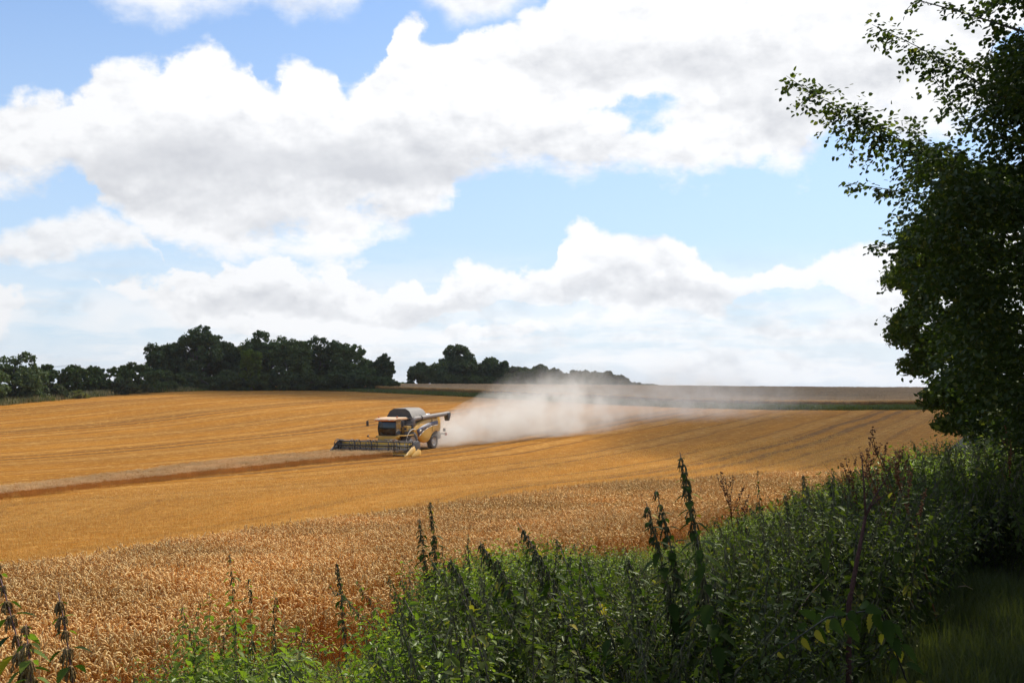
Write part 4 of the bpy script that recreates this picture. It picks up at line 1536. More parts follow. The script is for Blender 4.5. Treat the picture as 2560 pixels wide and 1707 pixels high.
# end plates and crop dividers
for sy in (-1, 1):
    y0, y1 = (hw, hw + .06) if sy > 0 else (-hw - .06, -hw)
    ep = P('end_plate', MB().prism([(4.25, .25), (4.2, 1.15), (4.55, 1.32), (5.2, 1.20), (5.75, .75), (5.8, .2), (4.5, .18)], 1, y0, y1), 'blk', hd_, .01)
    yc = sy * (hw + .03)
    dv = MB()
    secs = [(5.25, .30, 1.02, .20), (5.6, .16, .90, .25), (6.0, .10, .68, .20), (6.5, .08, .40, .12), (6.95, .10, .16, .03)]
    V = []
    for x_, zb, zt, hw_ in secs:
        V += [(x_, yc - hw_, zb), (x_, yc + hw_, zb), (x_, yc + hw_ * .8, (zb + zt) / 2 + .05), (x_, yc, zt), (x_, yc - hw_ * .8, (zb + zt) / 2 + .05)]
    F_ = [(i * 5 + j, i * 5 + (j + 1) % 5, (i + 1) * 5 + (j + 1) % 5, (i + 1) * 5 + j) for i in range(len(secs) - 1) for j in range(5)] + [(4, 3, 2, 1, 0), tuple(range(20, 25))]
    P('crop_divider', MB().add(V, F_), 'yel' if sy > 0 else 'blk', hd_, .01)
    if sy > 0:
        V = []
        for x_, zb, zt, hw_ in [(4.7, .12, .55, .02), (5.2, .12, .70, .10), (5.7, .10, .50, .12), (6.3, .10, .22, .04)]:
            y_ = yc + .38
            V += [(x_, y_ - hw_, zb), (x_, y_ + hw_, zb), (x_, y_ + hw_ * .8, (zb + zt) / 2), (x_, y_, zt), (x_, y_ - hw_ * .8, (zb + zt) / 2)]
        F_ = [(i * 5 + j, i * 5 + (j + 1) % 5, (i + 1) * 5 + (j + 1) % 5, (i + 1) * 5 + j) for i in range(3) for j in range(5)] + [(4, 3, 2, 1, 0), tuple(range(15, 20))]
        P('crop_divider', MB().add(V, F_), 'yel', hd_, .01)
        dm = MB().add([(5.9, yc + .18, .62), (6.2, yc + .15, .50), (6.2, yc + .17, .40), (5.9, yc + .21, .50)], [(0, 1, 2, 3)])
# reel
rc = np.array([5.42, .92])
rr_ = .52
rl_ = empty('reel', (0, 0, 0)); rl_.parent = cmb
P('reel_shaft', MB().tube([(rc[0], -hw + .15, rc[1]), (rc[0], hw - .15, rc[1])], .07, 12), 'blk', rl_)
nb = 6
for k in range(nb):
    a = 2 * math.pi * k / nb + .35
    bx_, bz_ = rc[0] + rr_ * math.cos(a), rc[1] + rr_ * math.sin(a)
    bt = MB().tube([(bx_, -hw + .15, bz_), (bx_, hw - .15, bz_)], .018, 5)
    for j in range(int(hw * 2 / .34) - 1):
        y = -hw + .25 + j * .34
        bt.add([(bx_ - .008, y, bz_), (bx_ + .008, y, bz_), (bx_ - .06, y, bz_ - .27)], [(0, 1, 2)])
    P('reel_bat', bt, 'blk', rl_)
for ys in (-hw + .2, -hw * .56, -hw * .42, -.12 * hw, .02 * hw, hw * .46, hw * .60, hw - .2):
    sp = MB()
    pts_ = [(rc[0] + rr_ * math.cos(a), ys, rc[1] + rr_ * math.sin(a)) for a in np.linspace(0, 2 * math.pi, 19)]
    sp.tube(pts_, .038, 5, cap=False)
    for k in range(nb):
        a = 2 * math.pi * k / nb + .35
        sp.tube([(rc[0], ys, rc[1]), (rc[0] + rr_ * math.cos(a), ys, rc[1] + rr_ * math.sin(a))], .022, 5)
    P('reel_spider', sp, 'blk', rl_)
for sy in (-1, 1):
    P('reel_arm', MB().tube([(4.3, sy * (hw - .06), 1.25), (5.0, sy * (hw - .06), 1.32), (5.55, sy * (hw - .06), .98)], .06, 8), 'blk', rl_)
P('reel_tensioner', MB().tube([(4.4, hw * .2, 1.28), (4.9, hw * .2, 1.45), (4.9, hw * .5, 1.45)], .03, 5), 'grey', rl_)

# ================================================================ near trees on the right
M['beech'] = leafy('beech_leaves', (.028, .042, .012), (.065, .085, .022), (.14, .14, .03), .36, .06, .42)
M['maple'] = leafy('maple_leaves', (.024, .036, .009), (.070, .088, .018), (.17, .17, .035), .40, .045, .5)
LEAFQ = np.array([(0, 1, 2, 3), (0, 3, 4, 5)])


def leaves_mesh(pos, fwd, nrm, size, wid=.70):
    """folded oval leaves: 6 points, two quads each"""
    n = len(pos)
    f = fwd / (np.linalg.norm(fwd, axis=1)[:, None] + 1e-9)
    s_ = np.cross(nrm, f)
    s_ /= np.linalg.norm(s_, axis=1)[:, None] + 1e-9
    u = np.cross(f, s_)
    L = size[:, None]
    w_ = L * wid * .5
    V = np.stack([pos, pos + f * L * .32 + s_ * w_ + u * L * .07, pos + f * L * .72 + s_ * w_ * .8 + u * L * .03, pos + f * L - u * L * .10,
                  pos + f * L * .72 - s_ * w_ * .8 + u * L * .03, pos + f * L * .32 - s_ * w_ + u * L * .07], 1).reshape(-1, 3)
    F_ = (np.arange(n)[:, None, None] * 6 + LEAFQ[None]).reshape(-1, 4)
    return V, F_


def spray(rng, base, direc, length, n_leaf, leaf=.07, droop=.35):
    """leaf positions along one flat twig"""
    d = direc / np.linalg.norm(direc)
    side = np.cross(d, [0, 0, 1.])
    side /= np.linalg.norm(side) + 1e-9
    tt = (np.arange(n_leaf) + rng.uniform(.3, .9)) / n_leaf
    pos = base + d * (tt * length)[:, None] + np.array([0, 0, -1.]) * (droop * length * tt ** 2)[:, None]
    sg = np.where(np.arange(n_leaf) % 2, 1, -1)[:, None]
    pos = pos + side * sg * leaf * rng.uniform(.1, .8, (n_leaf, 1)) + rng.normal(0, leaf * .35, (n_leaf, 3))
    fw = d * .55 + side * sg * .8 + np.array([0, 0, -.35]) + rng.normal(0, .35, (n_leaf, 3))
    nr_ = np.array([0, 0, 1.]) + rng.normal(0, .55, (n_leaf, 3))
    return pos, fw, nr_, leaf * rng.uniform(.7, 1.25, n_leaf)


def px3(px, py, d):
    x, y, z = pdir(px, py)
    return np.array([x * d, d, z * d])


class Leaves:
    def __init__(s):
        s.a = [[], [], [], []]

    def add(s, r):
        for k in range(4):
            s.a[k].append(r[k])

    def get(s):
        return [np.concatenate(q) for q in s.a]


rng = np.random.default_rng(5)
bt_ = np.array([10.6, 15.0])
beech = empty('beech_tree', (bt_[0], bt_[1], gz(*bt_)), 0, 'large dark beech overhanging from the right with drooping leafy branches', 'tree')
b0 = np.array(beech.location)
MB().tube([(0, 0, -.4), (-.1, 0, 2.5), (.1, .1, 6), (-.2, 0, 10), (0, .1, 14)], [.48, .38, .33, .22, .07], 14).build('trunk', M['bark'], beech, smooth=True)
# limbs traced from the photograph at their distance; last number: thickness of the leafy band in metres
LIMBS = [
    ([(2900, 620, 15.5), (2560, 500, 15.8), (2400, 430, 16.0), (2250, 350, 16.2), (2130, 285, 16.3), (2030, 235, 16.4), (1966, 190, 16.4)], .62, 3.4),
    ([(2900, 480, 15.0), (2560, 290, 15.4), (2420, 190, 15.6), (2300, 120, 15.8), (2180, 62, 16.0)], .55, 2.6),
    ([(2950, 200, 14.5), (2560, 80, 15.0), (2400, 30, 15.2), (2290, 0, 15.3), (2262, 30, 15.4)], .34, 1.0),
    ([(2900, 700, 15.5), (2560, 540, 15.8), (2350, 500, 16), (2230, 475, 16.2), (2120, 458, 16.3)], .26, 2.0),
    ([(2900, 760, 15.5), (2600, 640, 15.8), (2400, 610, 16), (2280, 600, 16.2), (2180, 618, 16.3)], .24, 1.6),
    ([(2900, 380, 15.5), (2560, 360, 16.4), (2440, 330, 16.6), (2380, 260, 16.6), (2330, 190, 16.6)], .42, 1.5),
    ([(2900, 400, 17.0), (2560, 420, 17.2), (2420, 400, 17.2), (2330, 400, 17.3), (2290, 330, 17.2)], .55, 2.2),
    ([(2950, 800, 16.5), (2600, 700, 16.6), (2400, 690, 16.6), (2300, 670, 16.6), (2240, 640, 16.6)], .45, 2.2),
    ([(2950, 20, 15.5), (2600, -90, 15.8), (2400, -120, 16), (2300, -60, 16)], .5, 1.3),
    ([(2950, 100, 15.5), (2620, 60, 15.8), (2500, 120, 16), (2420, 170, 16)], .4, 1.2),
    ([(2900, 250, 14.2), (2640, 200, 14.6), (2520, 230, 14.8), (2450, 290, 15)], .4, 1.2),
    ([(2900, 520, 14.6), (2600, 400, 15.0), (2500, 340, 15.2), (2470, 250, 15.2)], .5, 1.5),
]
LV = Leaves()
tipleaf = []
for li, (pl, band_, dens_) in enumerate(LIMBS):
    pw = np.array([px3(*q) for q in pl])
    # smooth resample
    tt = np.linspace(0, len(pw) - 1, 60)
    pc = np.array([np.interp(tt, np.arange(len(pw)), pw[:, k]) for k in range(3)]).T
    for _ in range(4):
        pc[1:-1] = (pc[:-2] + 2 * pc[1:-1] + pc[2:]) / 4
    start = np.array([b0[0], b0[1], min(pc[0][2] - .8, 9)])
    MB().tube([start - b0] + [q - b0 for q in pc[::3]] + [pc[-1] - b0], np.interp(np.linspace(0, 1, 22), [0, .12, .45, 1], [.09, .030, .011, .003]), 5).build('limb', M['bark'], beech)
    seg = np.linalg.norm(np.diff(pc, axis=0), axis=1)
    L = seg.sum()
    cum = np.r_[0, np.cumsum(seg)] / L
    ntw = int(L * 19 * dens_ ** .8)
    for k in range(ntw):
        f = rng.uniform(.02, 1) ** .9
        q = np.array([np.interp(f, cum, pc[:, j]) for j in range(3)])
        td = np.array([np.interp(min(1, f + .05), cum, pc[:, j]) for j in range(3)]) - np.array([np.interp(max(0, f - .05), cum, pc[:, j]) for j in range(3)])
        td /= np.linalg.norm(td)
        wdt = band_ * 1.25 * (1.05 - .72 * f ** 2.4)
        r_ = rng.normal(size=3)
        r_ -= td * (r_ @ td)
        r_ /= np.linalg.norm(r_)
        dr = td * rng.uniform(.2, .9) + r_ * rng.uniform(.5, 1) + [0, 0, -.42]
        ln = wdt * rng.uniform(.5, 1.15)
        res = spray(rng, q, dr, ln, max(4, int(ln / .038)), .080, .28)
        LV.add(res)
        if li == 0 and f > .62:
            tipleaf.append(len(LV.a[0]) - 1)
# the dense body of the crown
PROF = [(-400, 2460), (0, 2520), (60, 2490), (130, 2460), (180, 2450), (230, 2420), (300, 2360), (350, 2330), (420, 2295), (480, 2285), (540, 2265), (600, 2255),
        (660, 2255), (720, 2280), (800, 2300), (880, 2340), (960, 2400), (1040, 2440), (1110, 2470)]
py_, pxl_ = np.array(PROF).T
cnt = 0
while cnt < 3000:
    py = rng.uniform(-350, 1090) if rng.random() < .85 else rng.uniform(-350, 500)
    left = np.interp(py, py_, pxl_) + 120 * (float(vnoise(py, 2., 26., 81)) - .35)
    px = left + 30 + rng.exponential(170)
    if px > 2900:
        continue
    if vnoise(px, py, 62, 21) < (.54 if py < 430 else .34):
        continue
    if py < 340 and px < 2500 and rng.random() < .6:
        continue
    d = rng.uniform(13.2, 18.5)
    q = px3(px, py, d)
    ang = rng.uniform(0, 6.28)
    res = spray(rng, q, np.array([math.cos(ang), math.sin(ang) * .7, rng.uniform(-.45, .25)]), rng.uniform(.3, .75), int(rng.integers(9, 18)), .078, .35)
    LV.add(res)
    cnt += 1
tipset = set(tipleaf[-24:])
main = [k for k in range(len(LV.a[0])) if k not in tipset]
arr = [np.concatenate([LV.a[j][k] for k in main]) for j in range(4)]
V, F_ = leaves_mesh(arr[0] - b0, arr[1], arr[2], arr[3])
link('crown', np_mesh('crown', V, [F_]), beech, M['beech'])['kind'] = 'stuff'
print('beech leaves', len(arr[0]))
# single leaves at the longest branch's tip, sunlight painted into their brighter colour
one, of_ = leaves_mesh(np.zeros((1, 3)), np.array([[1., 0, 0]]), np.array([[0, 0, 1.]]), np.ones(1))
lm_ = np_mesh('beech_leaf', one, [of_])
M['beech_lit'] = leafy('beech_sunlit_leaves', (.055, .080, .012), (.16, .17, .025), (.20, .18, .03), .5, .05, .42, vary='object')
lm_.materials.append(M['beech_lit'])


def leaf_obj(name, mesh, pos, fw, up, size, parent, wscale=1.):
    f = Vector(fw).normalized()
    s_ = Vector(up).cross(f)
    if s_.length < 1e-4:
        s_ = Vector((0, 1, 0))
    s_.normalize()
    u_ = f.cross(s_)
    mt = Matrix((f * size, s_ * size * wscale, u_ * size)).transposed().to_4x4()
    mt.translation = Vector(pos)
    o = bpy.data.objects.new(name, mesh)
    COL.objects.link(o)
    o.parent = parent
    o.matrix_basis = mt
    return o


k_ = 0
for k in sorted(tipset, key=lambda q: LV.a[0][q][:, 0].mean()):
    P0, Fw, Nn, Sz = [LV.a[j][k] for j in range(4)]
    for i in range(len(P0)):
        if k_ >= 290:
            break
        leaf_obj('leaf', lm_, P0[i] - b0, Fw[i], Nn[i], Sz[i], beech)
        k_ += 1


# trees further along the hedge, and beside the path out of the picture
def blob_tree(name, loc, H, label, mat, puffs, nper, size, thing='tree', trunk=.22):
    rg = np.random.default_rng(int(abs(loc[0] * 31 + loc[1] * 17)))
    e = empty(name, loc, 0, label, thing)
    c, r = puffs(rg)
    V, Q_ = leaf_cloud(rg, c - np.array(loc), r, nper, size, .85)
    link('crown', np_mesh('crown', V, [Q_]), e, mat)['kind'] = 'stuff'
    tb = MB()
    tb.tube([(0, 0, -.3), (.1, .05, H * .3), (-.1, 0, H * .55), (0, 0, H * .85)], [trunk * 1.3, trunk, trunk * .7, trunk * .2], 10)
    for i in range(7):
        a = rg.uniform(0, 6.28)
        z0 = H * rg.uniform(.15, .5)
        tb.tube([(0, 0, z0), (math.cos(a) * H * .13, math.sin(a) * H * .13, z0 + H * .12), (math.cos(a) * H * .25, math.sin(a) * H * .25, z0 + H * .3)], [trunk * .5, trunk * .3, trunk * .1], 6)
    tb.build('trunk', M['bark'], e)
    return e


MP = [(430, 2420), (500, 2330), (560, 2285), (620, 2246), (700, 2238), (760, 2224), (820, 2218), (880, 2238), (930, 2268), (980, 2318), (1020, 2358), (1060, 2380), (1130, 2395)]
my_, mx_ = np.array(MP).T


def mp(rg):
    c, r = [], []
    while len(c) < 1900:
        py = rg.uniform(430, 1150)
        left = np.interp(py, my_, mx_) + 95 * (float(vnoise(py, 3., 19., 71)) - .30) + 60 * (float(vnoise(py, 9., 52., 72)) - .4)
        px = left + 4 + rg.exponential(150)
        if px > 2950:
            continue
        if vnoise(px, py, 45, 31) < .22:
            continue
        d = rg.uniform(29, 38)
        c.append(px3(px, py, d))
        r.append(rg.uniform(.16, .46))
    return np.array(c), np.array(r)


blob_tree('maple_tree', (15.6, 33., gz(15.6, 33.)), 8.5, 'bushy field maple standing behind the beech with small sunlit leaves', M['maple'], mp, 36, .14)


def ball(cx, cy, cz, rx, rz, n):
    def f(rg):
        d = rg.normal(size=(n, 3))
        d /= np.linalg.norm(d, axis=1)[:, None]
        k = rg.uniform(.35, 1, (n, 1)) ** .5
        return np.array([cx, cy, cz]) + d * k * [rx, rx, rz], rg.uniform(.3, .7, n)
    return f


# beside the path, mostly outside the picture: they shade the verge
def over(rg):
    a, ra = ball(9.8, 9.4, 4.6, 4.3, 5.2, 520)(rg)
    b, rb = ball(8.7, 10.2, 7.2, 3.7, 2.3, 380)(rg)
    return np.concatenate([a, b]), np.concatenate([ra, rb])


blob_tree('beech_tree', (10.2, 9.3, gz(10.2, 9.3)), 11, 'beech beside the path just outside the right edge, shading the nettles', M['beech'],
          over, 34, .16)
blob_tree('beech_tree', (15.8, 13.5, gz(15.8, 13.5)), 14, 'tall beech behind the overhanging one at the right edge', M['beech'],
          ball(15.6, 13.5, 5.0, 4.8, 6.5, 700), 34, .17)
blob_tree('hazel_tree', (6.2, 3.6, gz(6.2, 3.6)), 6, 'hazel beside the path outside the right edge near the camera', M['beech'],
          ball(7.0, 3.4, 2.0, 3.2, 3.6, 300), 34, .14)

# ================================================================ plants of the verge
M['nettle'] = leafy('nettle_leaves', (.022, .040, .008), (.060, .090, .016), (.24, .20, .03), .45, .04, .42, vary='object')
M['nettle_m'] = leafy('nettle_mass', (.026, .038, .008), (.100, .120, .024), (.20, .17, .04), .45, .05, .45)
M['nettle_lit'] = leafy('nettle_sunlit', (.095, .145, .018), (.24, .29, .045), (.36, .32, .08), .50, .06, .42)  # same nettle leaf with sunlight painted in as a brighter green
M['yleaf'] = leafy('yellow_leaf', (.34, .26, .03), (.42, .32, .05), None, .4, .05, .45, vary='object')
M['nstem'] = paint('nettle_stem', (.045, .035, .022), .6, dust=0)
M['gstem'] = paint('green_stem', (.10, .12, .04), .6, dust=0)
M['pstem'] = paint('purple_stem', (.12, .045, .040), .55, dust=0)
M['tassel'] = straw('nettle_flowers', (.045, .050, .020), (.12, .12, .05), .2)
M['tassel_b'] = straw('brown_flowers', (.20, .115, .040), (.36, .23, .09), .3)
M['dock'] = straw('dock_seed', (.14, .045, .018), (.24, .09, .035), .2)
M['dead'] = straw('dead_stem', (.16, .10, .06), (.30, .21, .13), .05)


def nettle_leaf_mesh(teeth=8):
    """toothed pointed leaf, length 1 along +X, folded along its rib and drooping"""
    n = teeth * 2 + 1
    V, Q_, T_ = [], [], []
    xs = np.linspace(0, 1, n)
    for i, x in enumerate(xs):
        w_ = .27 * math.sin(math.pi * min(1, x * 1.0) ** .62) ** .85 if 0 < x < 1 else .0
        w_ *= (1.08 if i % 2 else .84)
        z = -.22 * x * x
        V += [(x, 0, z), (x - (.03 if i % 2 == 0 else -.02), w_, z + w_ * .30), (x - (.03 if i % 2 == 0 else -.02), -w_, z + w_ * .30)]
    for i in range(n - 1):
        a, b = 3 * i, 3 * (i + 1)
        Q_ += [(a, b, b + 1, a + 1), (a, a + 2, b + 2, b)]
    return np.array(V), np.array(Q_)


NLV, NLQ = nettle_leaf_mesh(7)
NSV, NSQ = nettle_leaf_mesh(2)
nl_me = np_mesh('nettle_leaf', NLV, [NLQ])
nl_me.materials.append(M['nettle'])
nl_lit = np_mesh('nettle_leaf', NLV, [NLQ])
nl_lit.materials.append(M['nettle_lit'])
nl_y = np_mesh('nettle_leaf', NLV, [NLQ])
nl_y.materials.append(M['yleaf'])


def tassel_mesh(seed, mat, n=5):
    r = np.random.default_rng(seed)
    mb = MB()
    for i in range(n):
        a = r.uniform(0, 6.28)
        L = r.uniform(.5, 1.)
        k = 7
        pts_ = [(math.cos(a) * .22 * math.sin(j / k * 1.5) + r.normal(0, .02), math.sin(a) * .22 * math.sin(j / k * 1.5) + r.normal(0, .02), .06 - L * (j / k) ** 1.3) for j in range(k)]
        mb.tube(pts_, [.016 if j == 0 else (.055 if j % 2 else .030) * (1 - .35 * j / k) for j in range(k)], 4)
    return mb.mesh('flower_tassel', mat)


TAS = [tassel_mesh(i, M['tassel']) for i in range(3)]
TASB = [tassel_mesh(i + 5, M['tassel_b'], 11) for i in range(3)]


def nettle_layout(rg, curve, top_small=.28, leafL=.085, spacing=.055, tassels=True, bare=.25):
    """stem points, leaves (pos, fwd, up, size) and tassels (pos, size) along a stem curve from the root to the tip"""
    curve = np.asarray(curve, float)
    seg = np.linalg.norm(np.diff(curve, axis=0), axis=1)
    cum = np.r_[0, np.cumsum(seg)]
    H = cum[-1]
    lv_, ts = [], []
    s_ = H * bare
    k = 0
    while s_ < H:
        f = s_ / H
        q = np.array([np.interp(s_, cum, curve[:, j]) for j in range(3)])
        q2 = np.array([np.interp(min(H, s_ + .03), cum, curve[:, j]) for j in range(3)])
        q1 = np.array([np.interp(max(0, s_ - .03), cum, curve[:, j]) for j in range(3)])
        td = (q2 - q1) / (np.linalg.norm(q2 - q1) + 1e-9)
        sz = leafL * (1 if f < .72 else 1 - (f - .72) / .28 * (1 - top_small)) * rg.uniform(.75, 1.2)
        a0 = k * math.pi / 2 + rg.uniform(-.4, .4)
        x_ = np.cross(td, [.2, .9, .3])
        x_ /= np.linalg.norm(x_)
        y_ = np.cross(td, x_)
        for sgn in (0, math.pi):
            if rg.random() < .12:
                continue
            a = a0 + sgn
            outw = x_ * math.cos(a) + y_ * math.sin(a)
            fw = outw + td * rg.uniform(-.2, .3) + np.array([0, 0, -1]) * rg.uniform(.1, .95) * (1.25 - .6 * f)
            pet = sz * rg.uniform(.2, .4)
            lv_.append((q + outw * pet, fw, td * .8 + np.array([0, 0, .6]), sz))
        if tassels and f > .38 and rg.random() < .9:
            for sgn in (0, math.pi):
                a = a0 + sgn + .5
                outw = x_ * math.cos(a) + y_ * math.sin(a)
                ts.append((q + outw * .008, rg.uniform(.035, .065) * (1.1 - .45 * f), rg.uniform(0, 6.28)))
        s_ += spacing * (1.15 if f < .5 else 1 - .75 * (f - .5)) * rg.uniform(.8, 1.2)
        k += 1
    return lv_, ts


def bend(rg, root, tip, sag=.12, n=9):
    root, tip = np.asarray(root, float), np.asarray(tip, float)
    t = np.linspace(0, 1, n)[:, None]
    # rises steeply first, then leans over to the tip
    ctrl = root + (tip - root) * [.45, .45, .62]
    pts_ = (1 - t) ** 2 * root + 2 * t * (1 - t) * ctrl + t * t * tip
    return pts_ + np.cumsum(rg.normal(0, .004, (n, 3)), axis=0) * [1, 1, 0]


NEAR = [
    # tip px, tip py, distance, foot px, foot distance, leaf size, tassels, material, label
    (1703, 1130, 5.2, 1800, 5.3, .085, 2, 0, 'tallest dark nettle spire standing against the stubble right of centre', 'nettle'),
    (1640, 1226, 5.5, 1775, 5.5, .080, 2, 0, 'second tall nettle just left of the tallest spire'),
    (1612, 1252, 5.4, 1740, 5.6, .080, 2, 0, 'third nettle of the tall clump, its tip lowest on the left'),
    (1730, 1330, 5.0, 1830, 5.1, .095, 0, 0, 'broad leaved nettle hidden under the tallest spire'),
    (1288, 1306, 6.5, 1560, 5.8, .080, 2, 0, 'slanting nettle with a pale tip before the wheat left of the tall clump'),
    (1190, 1352, 6.4, 1420, 6.0, .090, 2, 0, 'nettle arching left above the dark thicket in the middle'),
    (1235, 1400, 6.2, 1400, 5.8, .095, 2, 0, 'drooping nettle with hanging leaves in the middle of the dark thicket'),
    (1120, 1395, 6.9, 1330, 6.2, .085, 2, 0, 'nettle leaning out to the left of the dark thicket'),
    (1072, 1256, 9.6, 1110, 9.4, .080, 2, 0, 'slim upright nettle standing alone in front of the middle of the wheat'),
    (1048, 1296, 9.5, 1092, 9.2, .078, 2, 0, 'shorter companion left of the slim upright nettle'),
    (1395, 1345, 7.6, 1520, 6.8, .080, 1, 0, 'nettle between the slanting one and the tall clump'),
    (1450, 1400, 7.0, 1600, 6.2, .085, 1, 0, 'lower nettle left of the foot of the tall clump'),
    (1345, 1420, 6.6, 1500, 6.0, .085, 2, 0, 'dark nettle below the slanting pale tipped one'),
    (1010, 1500, 5.9, 1180, 5.5, .090, 1, 0, 'low nettle at the dark lower left corner of the thicket'),
    (1150, 1480, 5.6, 1330, 5.2, .095, 2, 0, 'broad leaved nettle leaning left in the black hollow of the thicket'),
    (1265, 1520, 5.3, 1440, 5.0, .095, 1, 0, 'nettle with long bare stem crossing the bottom of the thicket'),
    (1380, 1490, 5.5, 1560, 5.1, .095, 1, 0, 'nettle leaning left under the slanting pale tipped one'),
    (1500, 1500, 5.2, 1640, 4.9, .095, 1, 0, 'large leaved nettle low between thicket and tall clump'),
    (1560, 1380, 5.9, 1700, 5.5, .090, 2, 0, 'nettle filling the left foot of the tall clump'),
    (1790, 1420, 5.6, 1850, 5.4, .095, 1, 0, 'dark nettle right below the tallest spire'),
    (1080, 1590, 5.0, 1200, 4.8, .090, 1, 0, 'nettle at the very bottom left of the thicket'),
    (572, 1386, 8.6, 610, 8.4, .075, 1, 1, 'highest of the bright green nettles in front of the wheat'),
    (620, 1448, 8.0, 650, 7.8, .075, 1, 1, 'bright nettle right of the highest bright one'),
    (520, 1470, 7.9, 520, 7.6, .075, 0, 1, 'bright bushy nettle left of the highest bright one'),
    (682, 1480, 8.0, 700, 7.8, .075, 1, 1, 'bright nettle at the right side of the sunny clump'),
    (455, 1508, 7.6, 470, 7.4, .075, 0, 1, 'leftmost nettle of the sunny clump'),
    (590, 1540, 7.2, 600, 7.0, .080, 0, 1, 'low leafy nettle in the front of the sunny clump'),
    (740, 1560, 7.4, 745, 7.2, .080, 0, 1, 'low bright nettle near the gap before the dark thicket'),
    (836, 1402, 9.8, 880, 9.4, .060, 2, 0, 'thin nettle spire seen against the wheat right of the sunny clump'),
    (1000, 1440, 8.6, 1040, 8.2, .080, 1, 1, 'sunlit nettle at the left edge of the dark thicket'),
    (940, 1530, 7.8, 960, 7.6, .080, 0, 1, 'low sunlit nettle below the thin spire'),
    (-12, 1396, 4.3, 235, 3.9, .085, 3, 2, 'brown flowered nettle leaning in at the bottom left corner'),
    (140, 1478, 4.4, 262, 4.2, .080, 3, 2, 'second brown flowered nettle at the bottom left, more upright'),
    (60, 1560, 4.0, 120, 3.8, .085, 3, 2, 'short nettle cut by the lower left edge'),
    (2012, 1186, 10.5, 2020, 10.3, .075, 2, 0, 'dark bushy nettle rising behind the dead forked stalk'),
    (2068, 1196, 11., 2090, 10.8, .075, 2, 0, 'dark nettle just right of the bushy one behind the dead stalk'),
    (1962, 1232, 9.2, 1990, 9.0, .070, 2, 0, 'dark nettle with a drooping head left of the fence post'),
    (1890, 1172, 12., 1905, 11.8, .060, 1, 0, 'thin pale nettle tip above the right end of the wheat'),
    (1855, 1290, 9.2, 1900, 9.0, .075, 1, 0, 'nettle in half shade below the right end of the wheat'),
    (1905, 1330, 8.6, 1960, 8.4, .080, 1, 0, 'leaning nettle to the left of the drooping headed one'),
]
for i, row in enumerate(NEAR):
    tx, ty, td_, fx, fd, ls, tk_, mk, lb = row[:9]
    rg = np.random.default_rng(400 + i)
    tip = px3(tx, ty, td_)
    fxx = pdir(fx, 950)[0] * fd
    foot = np.array([fxx, fd, gz(fxx, fd)])
    cv = bend(rg, foot, tip)
    e = empty('nettle', foot, 0, lb, 'nettle', ['nettles of the shaded thicket', 'nettles of the sunny clump', 'brown flowered nettles'][mk])
    lv_, ts = nettle_layout(rg, cv - foot, top_small=.28, leafL=ls * 1.18, tassels=tk_ > 0, spacing=(.085 if mk == 2 else .052) if td_ < 8 else .060, bare=.30 if mk != 1 else .12)
    MB().tube(cv - foot, np.linspace(.0045, .0018, len(cv)) * (1.3, .75, 1.)[0 if mk == 2 else (1 if mk == 1 else 2)], 5).build('stem', [M['nstem'], M['gstem'], M['pstem']][mk], e)
    for q, fw, up, sz in lv_:
        me = nl_lit if mk == 1 else (nl_y if rg.random() < .03 else nl_me)
        leaf_obj('leaf', me if not (mk == 2 and rg.random() < .6) else nl_lit, q, fw, up, sz, e, rg.uniform(.85, 1.15))
    if tk_:
        step = 1 if tk_ > 1 else 3
        for k, (q, sz, a) in enumerate(ts[::step]):
            o = bpy.data.objects.new('flower_tassel', (TASB if tk_ == 3 else TAS)[k % 3])
            COL.objects.link(o)
            o.parent = e
            o.location = q
            o.rotation_euler = (0, 0, a)
            o.scale = (sz * (2.2 if tk_ == 3 else 2.1),) * 3


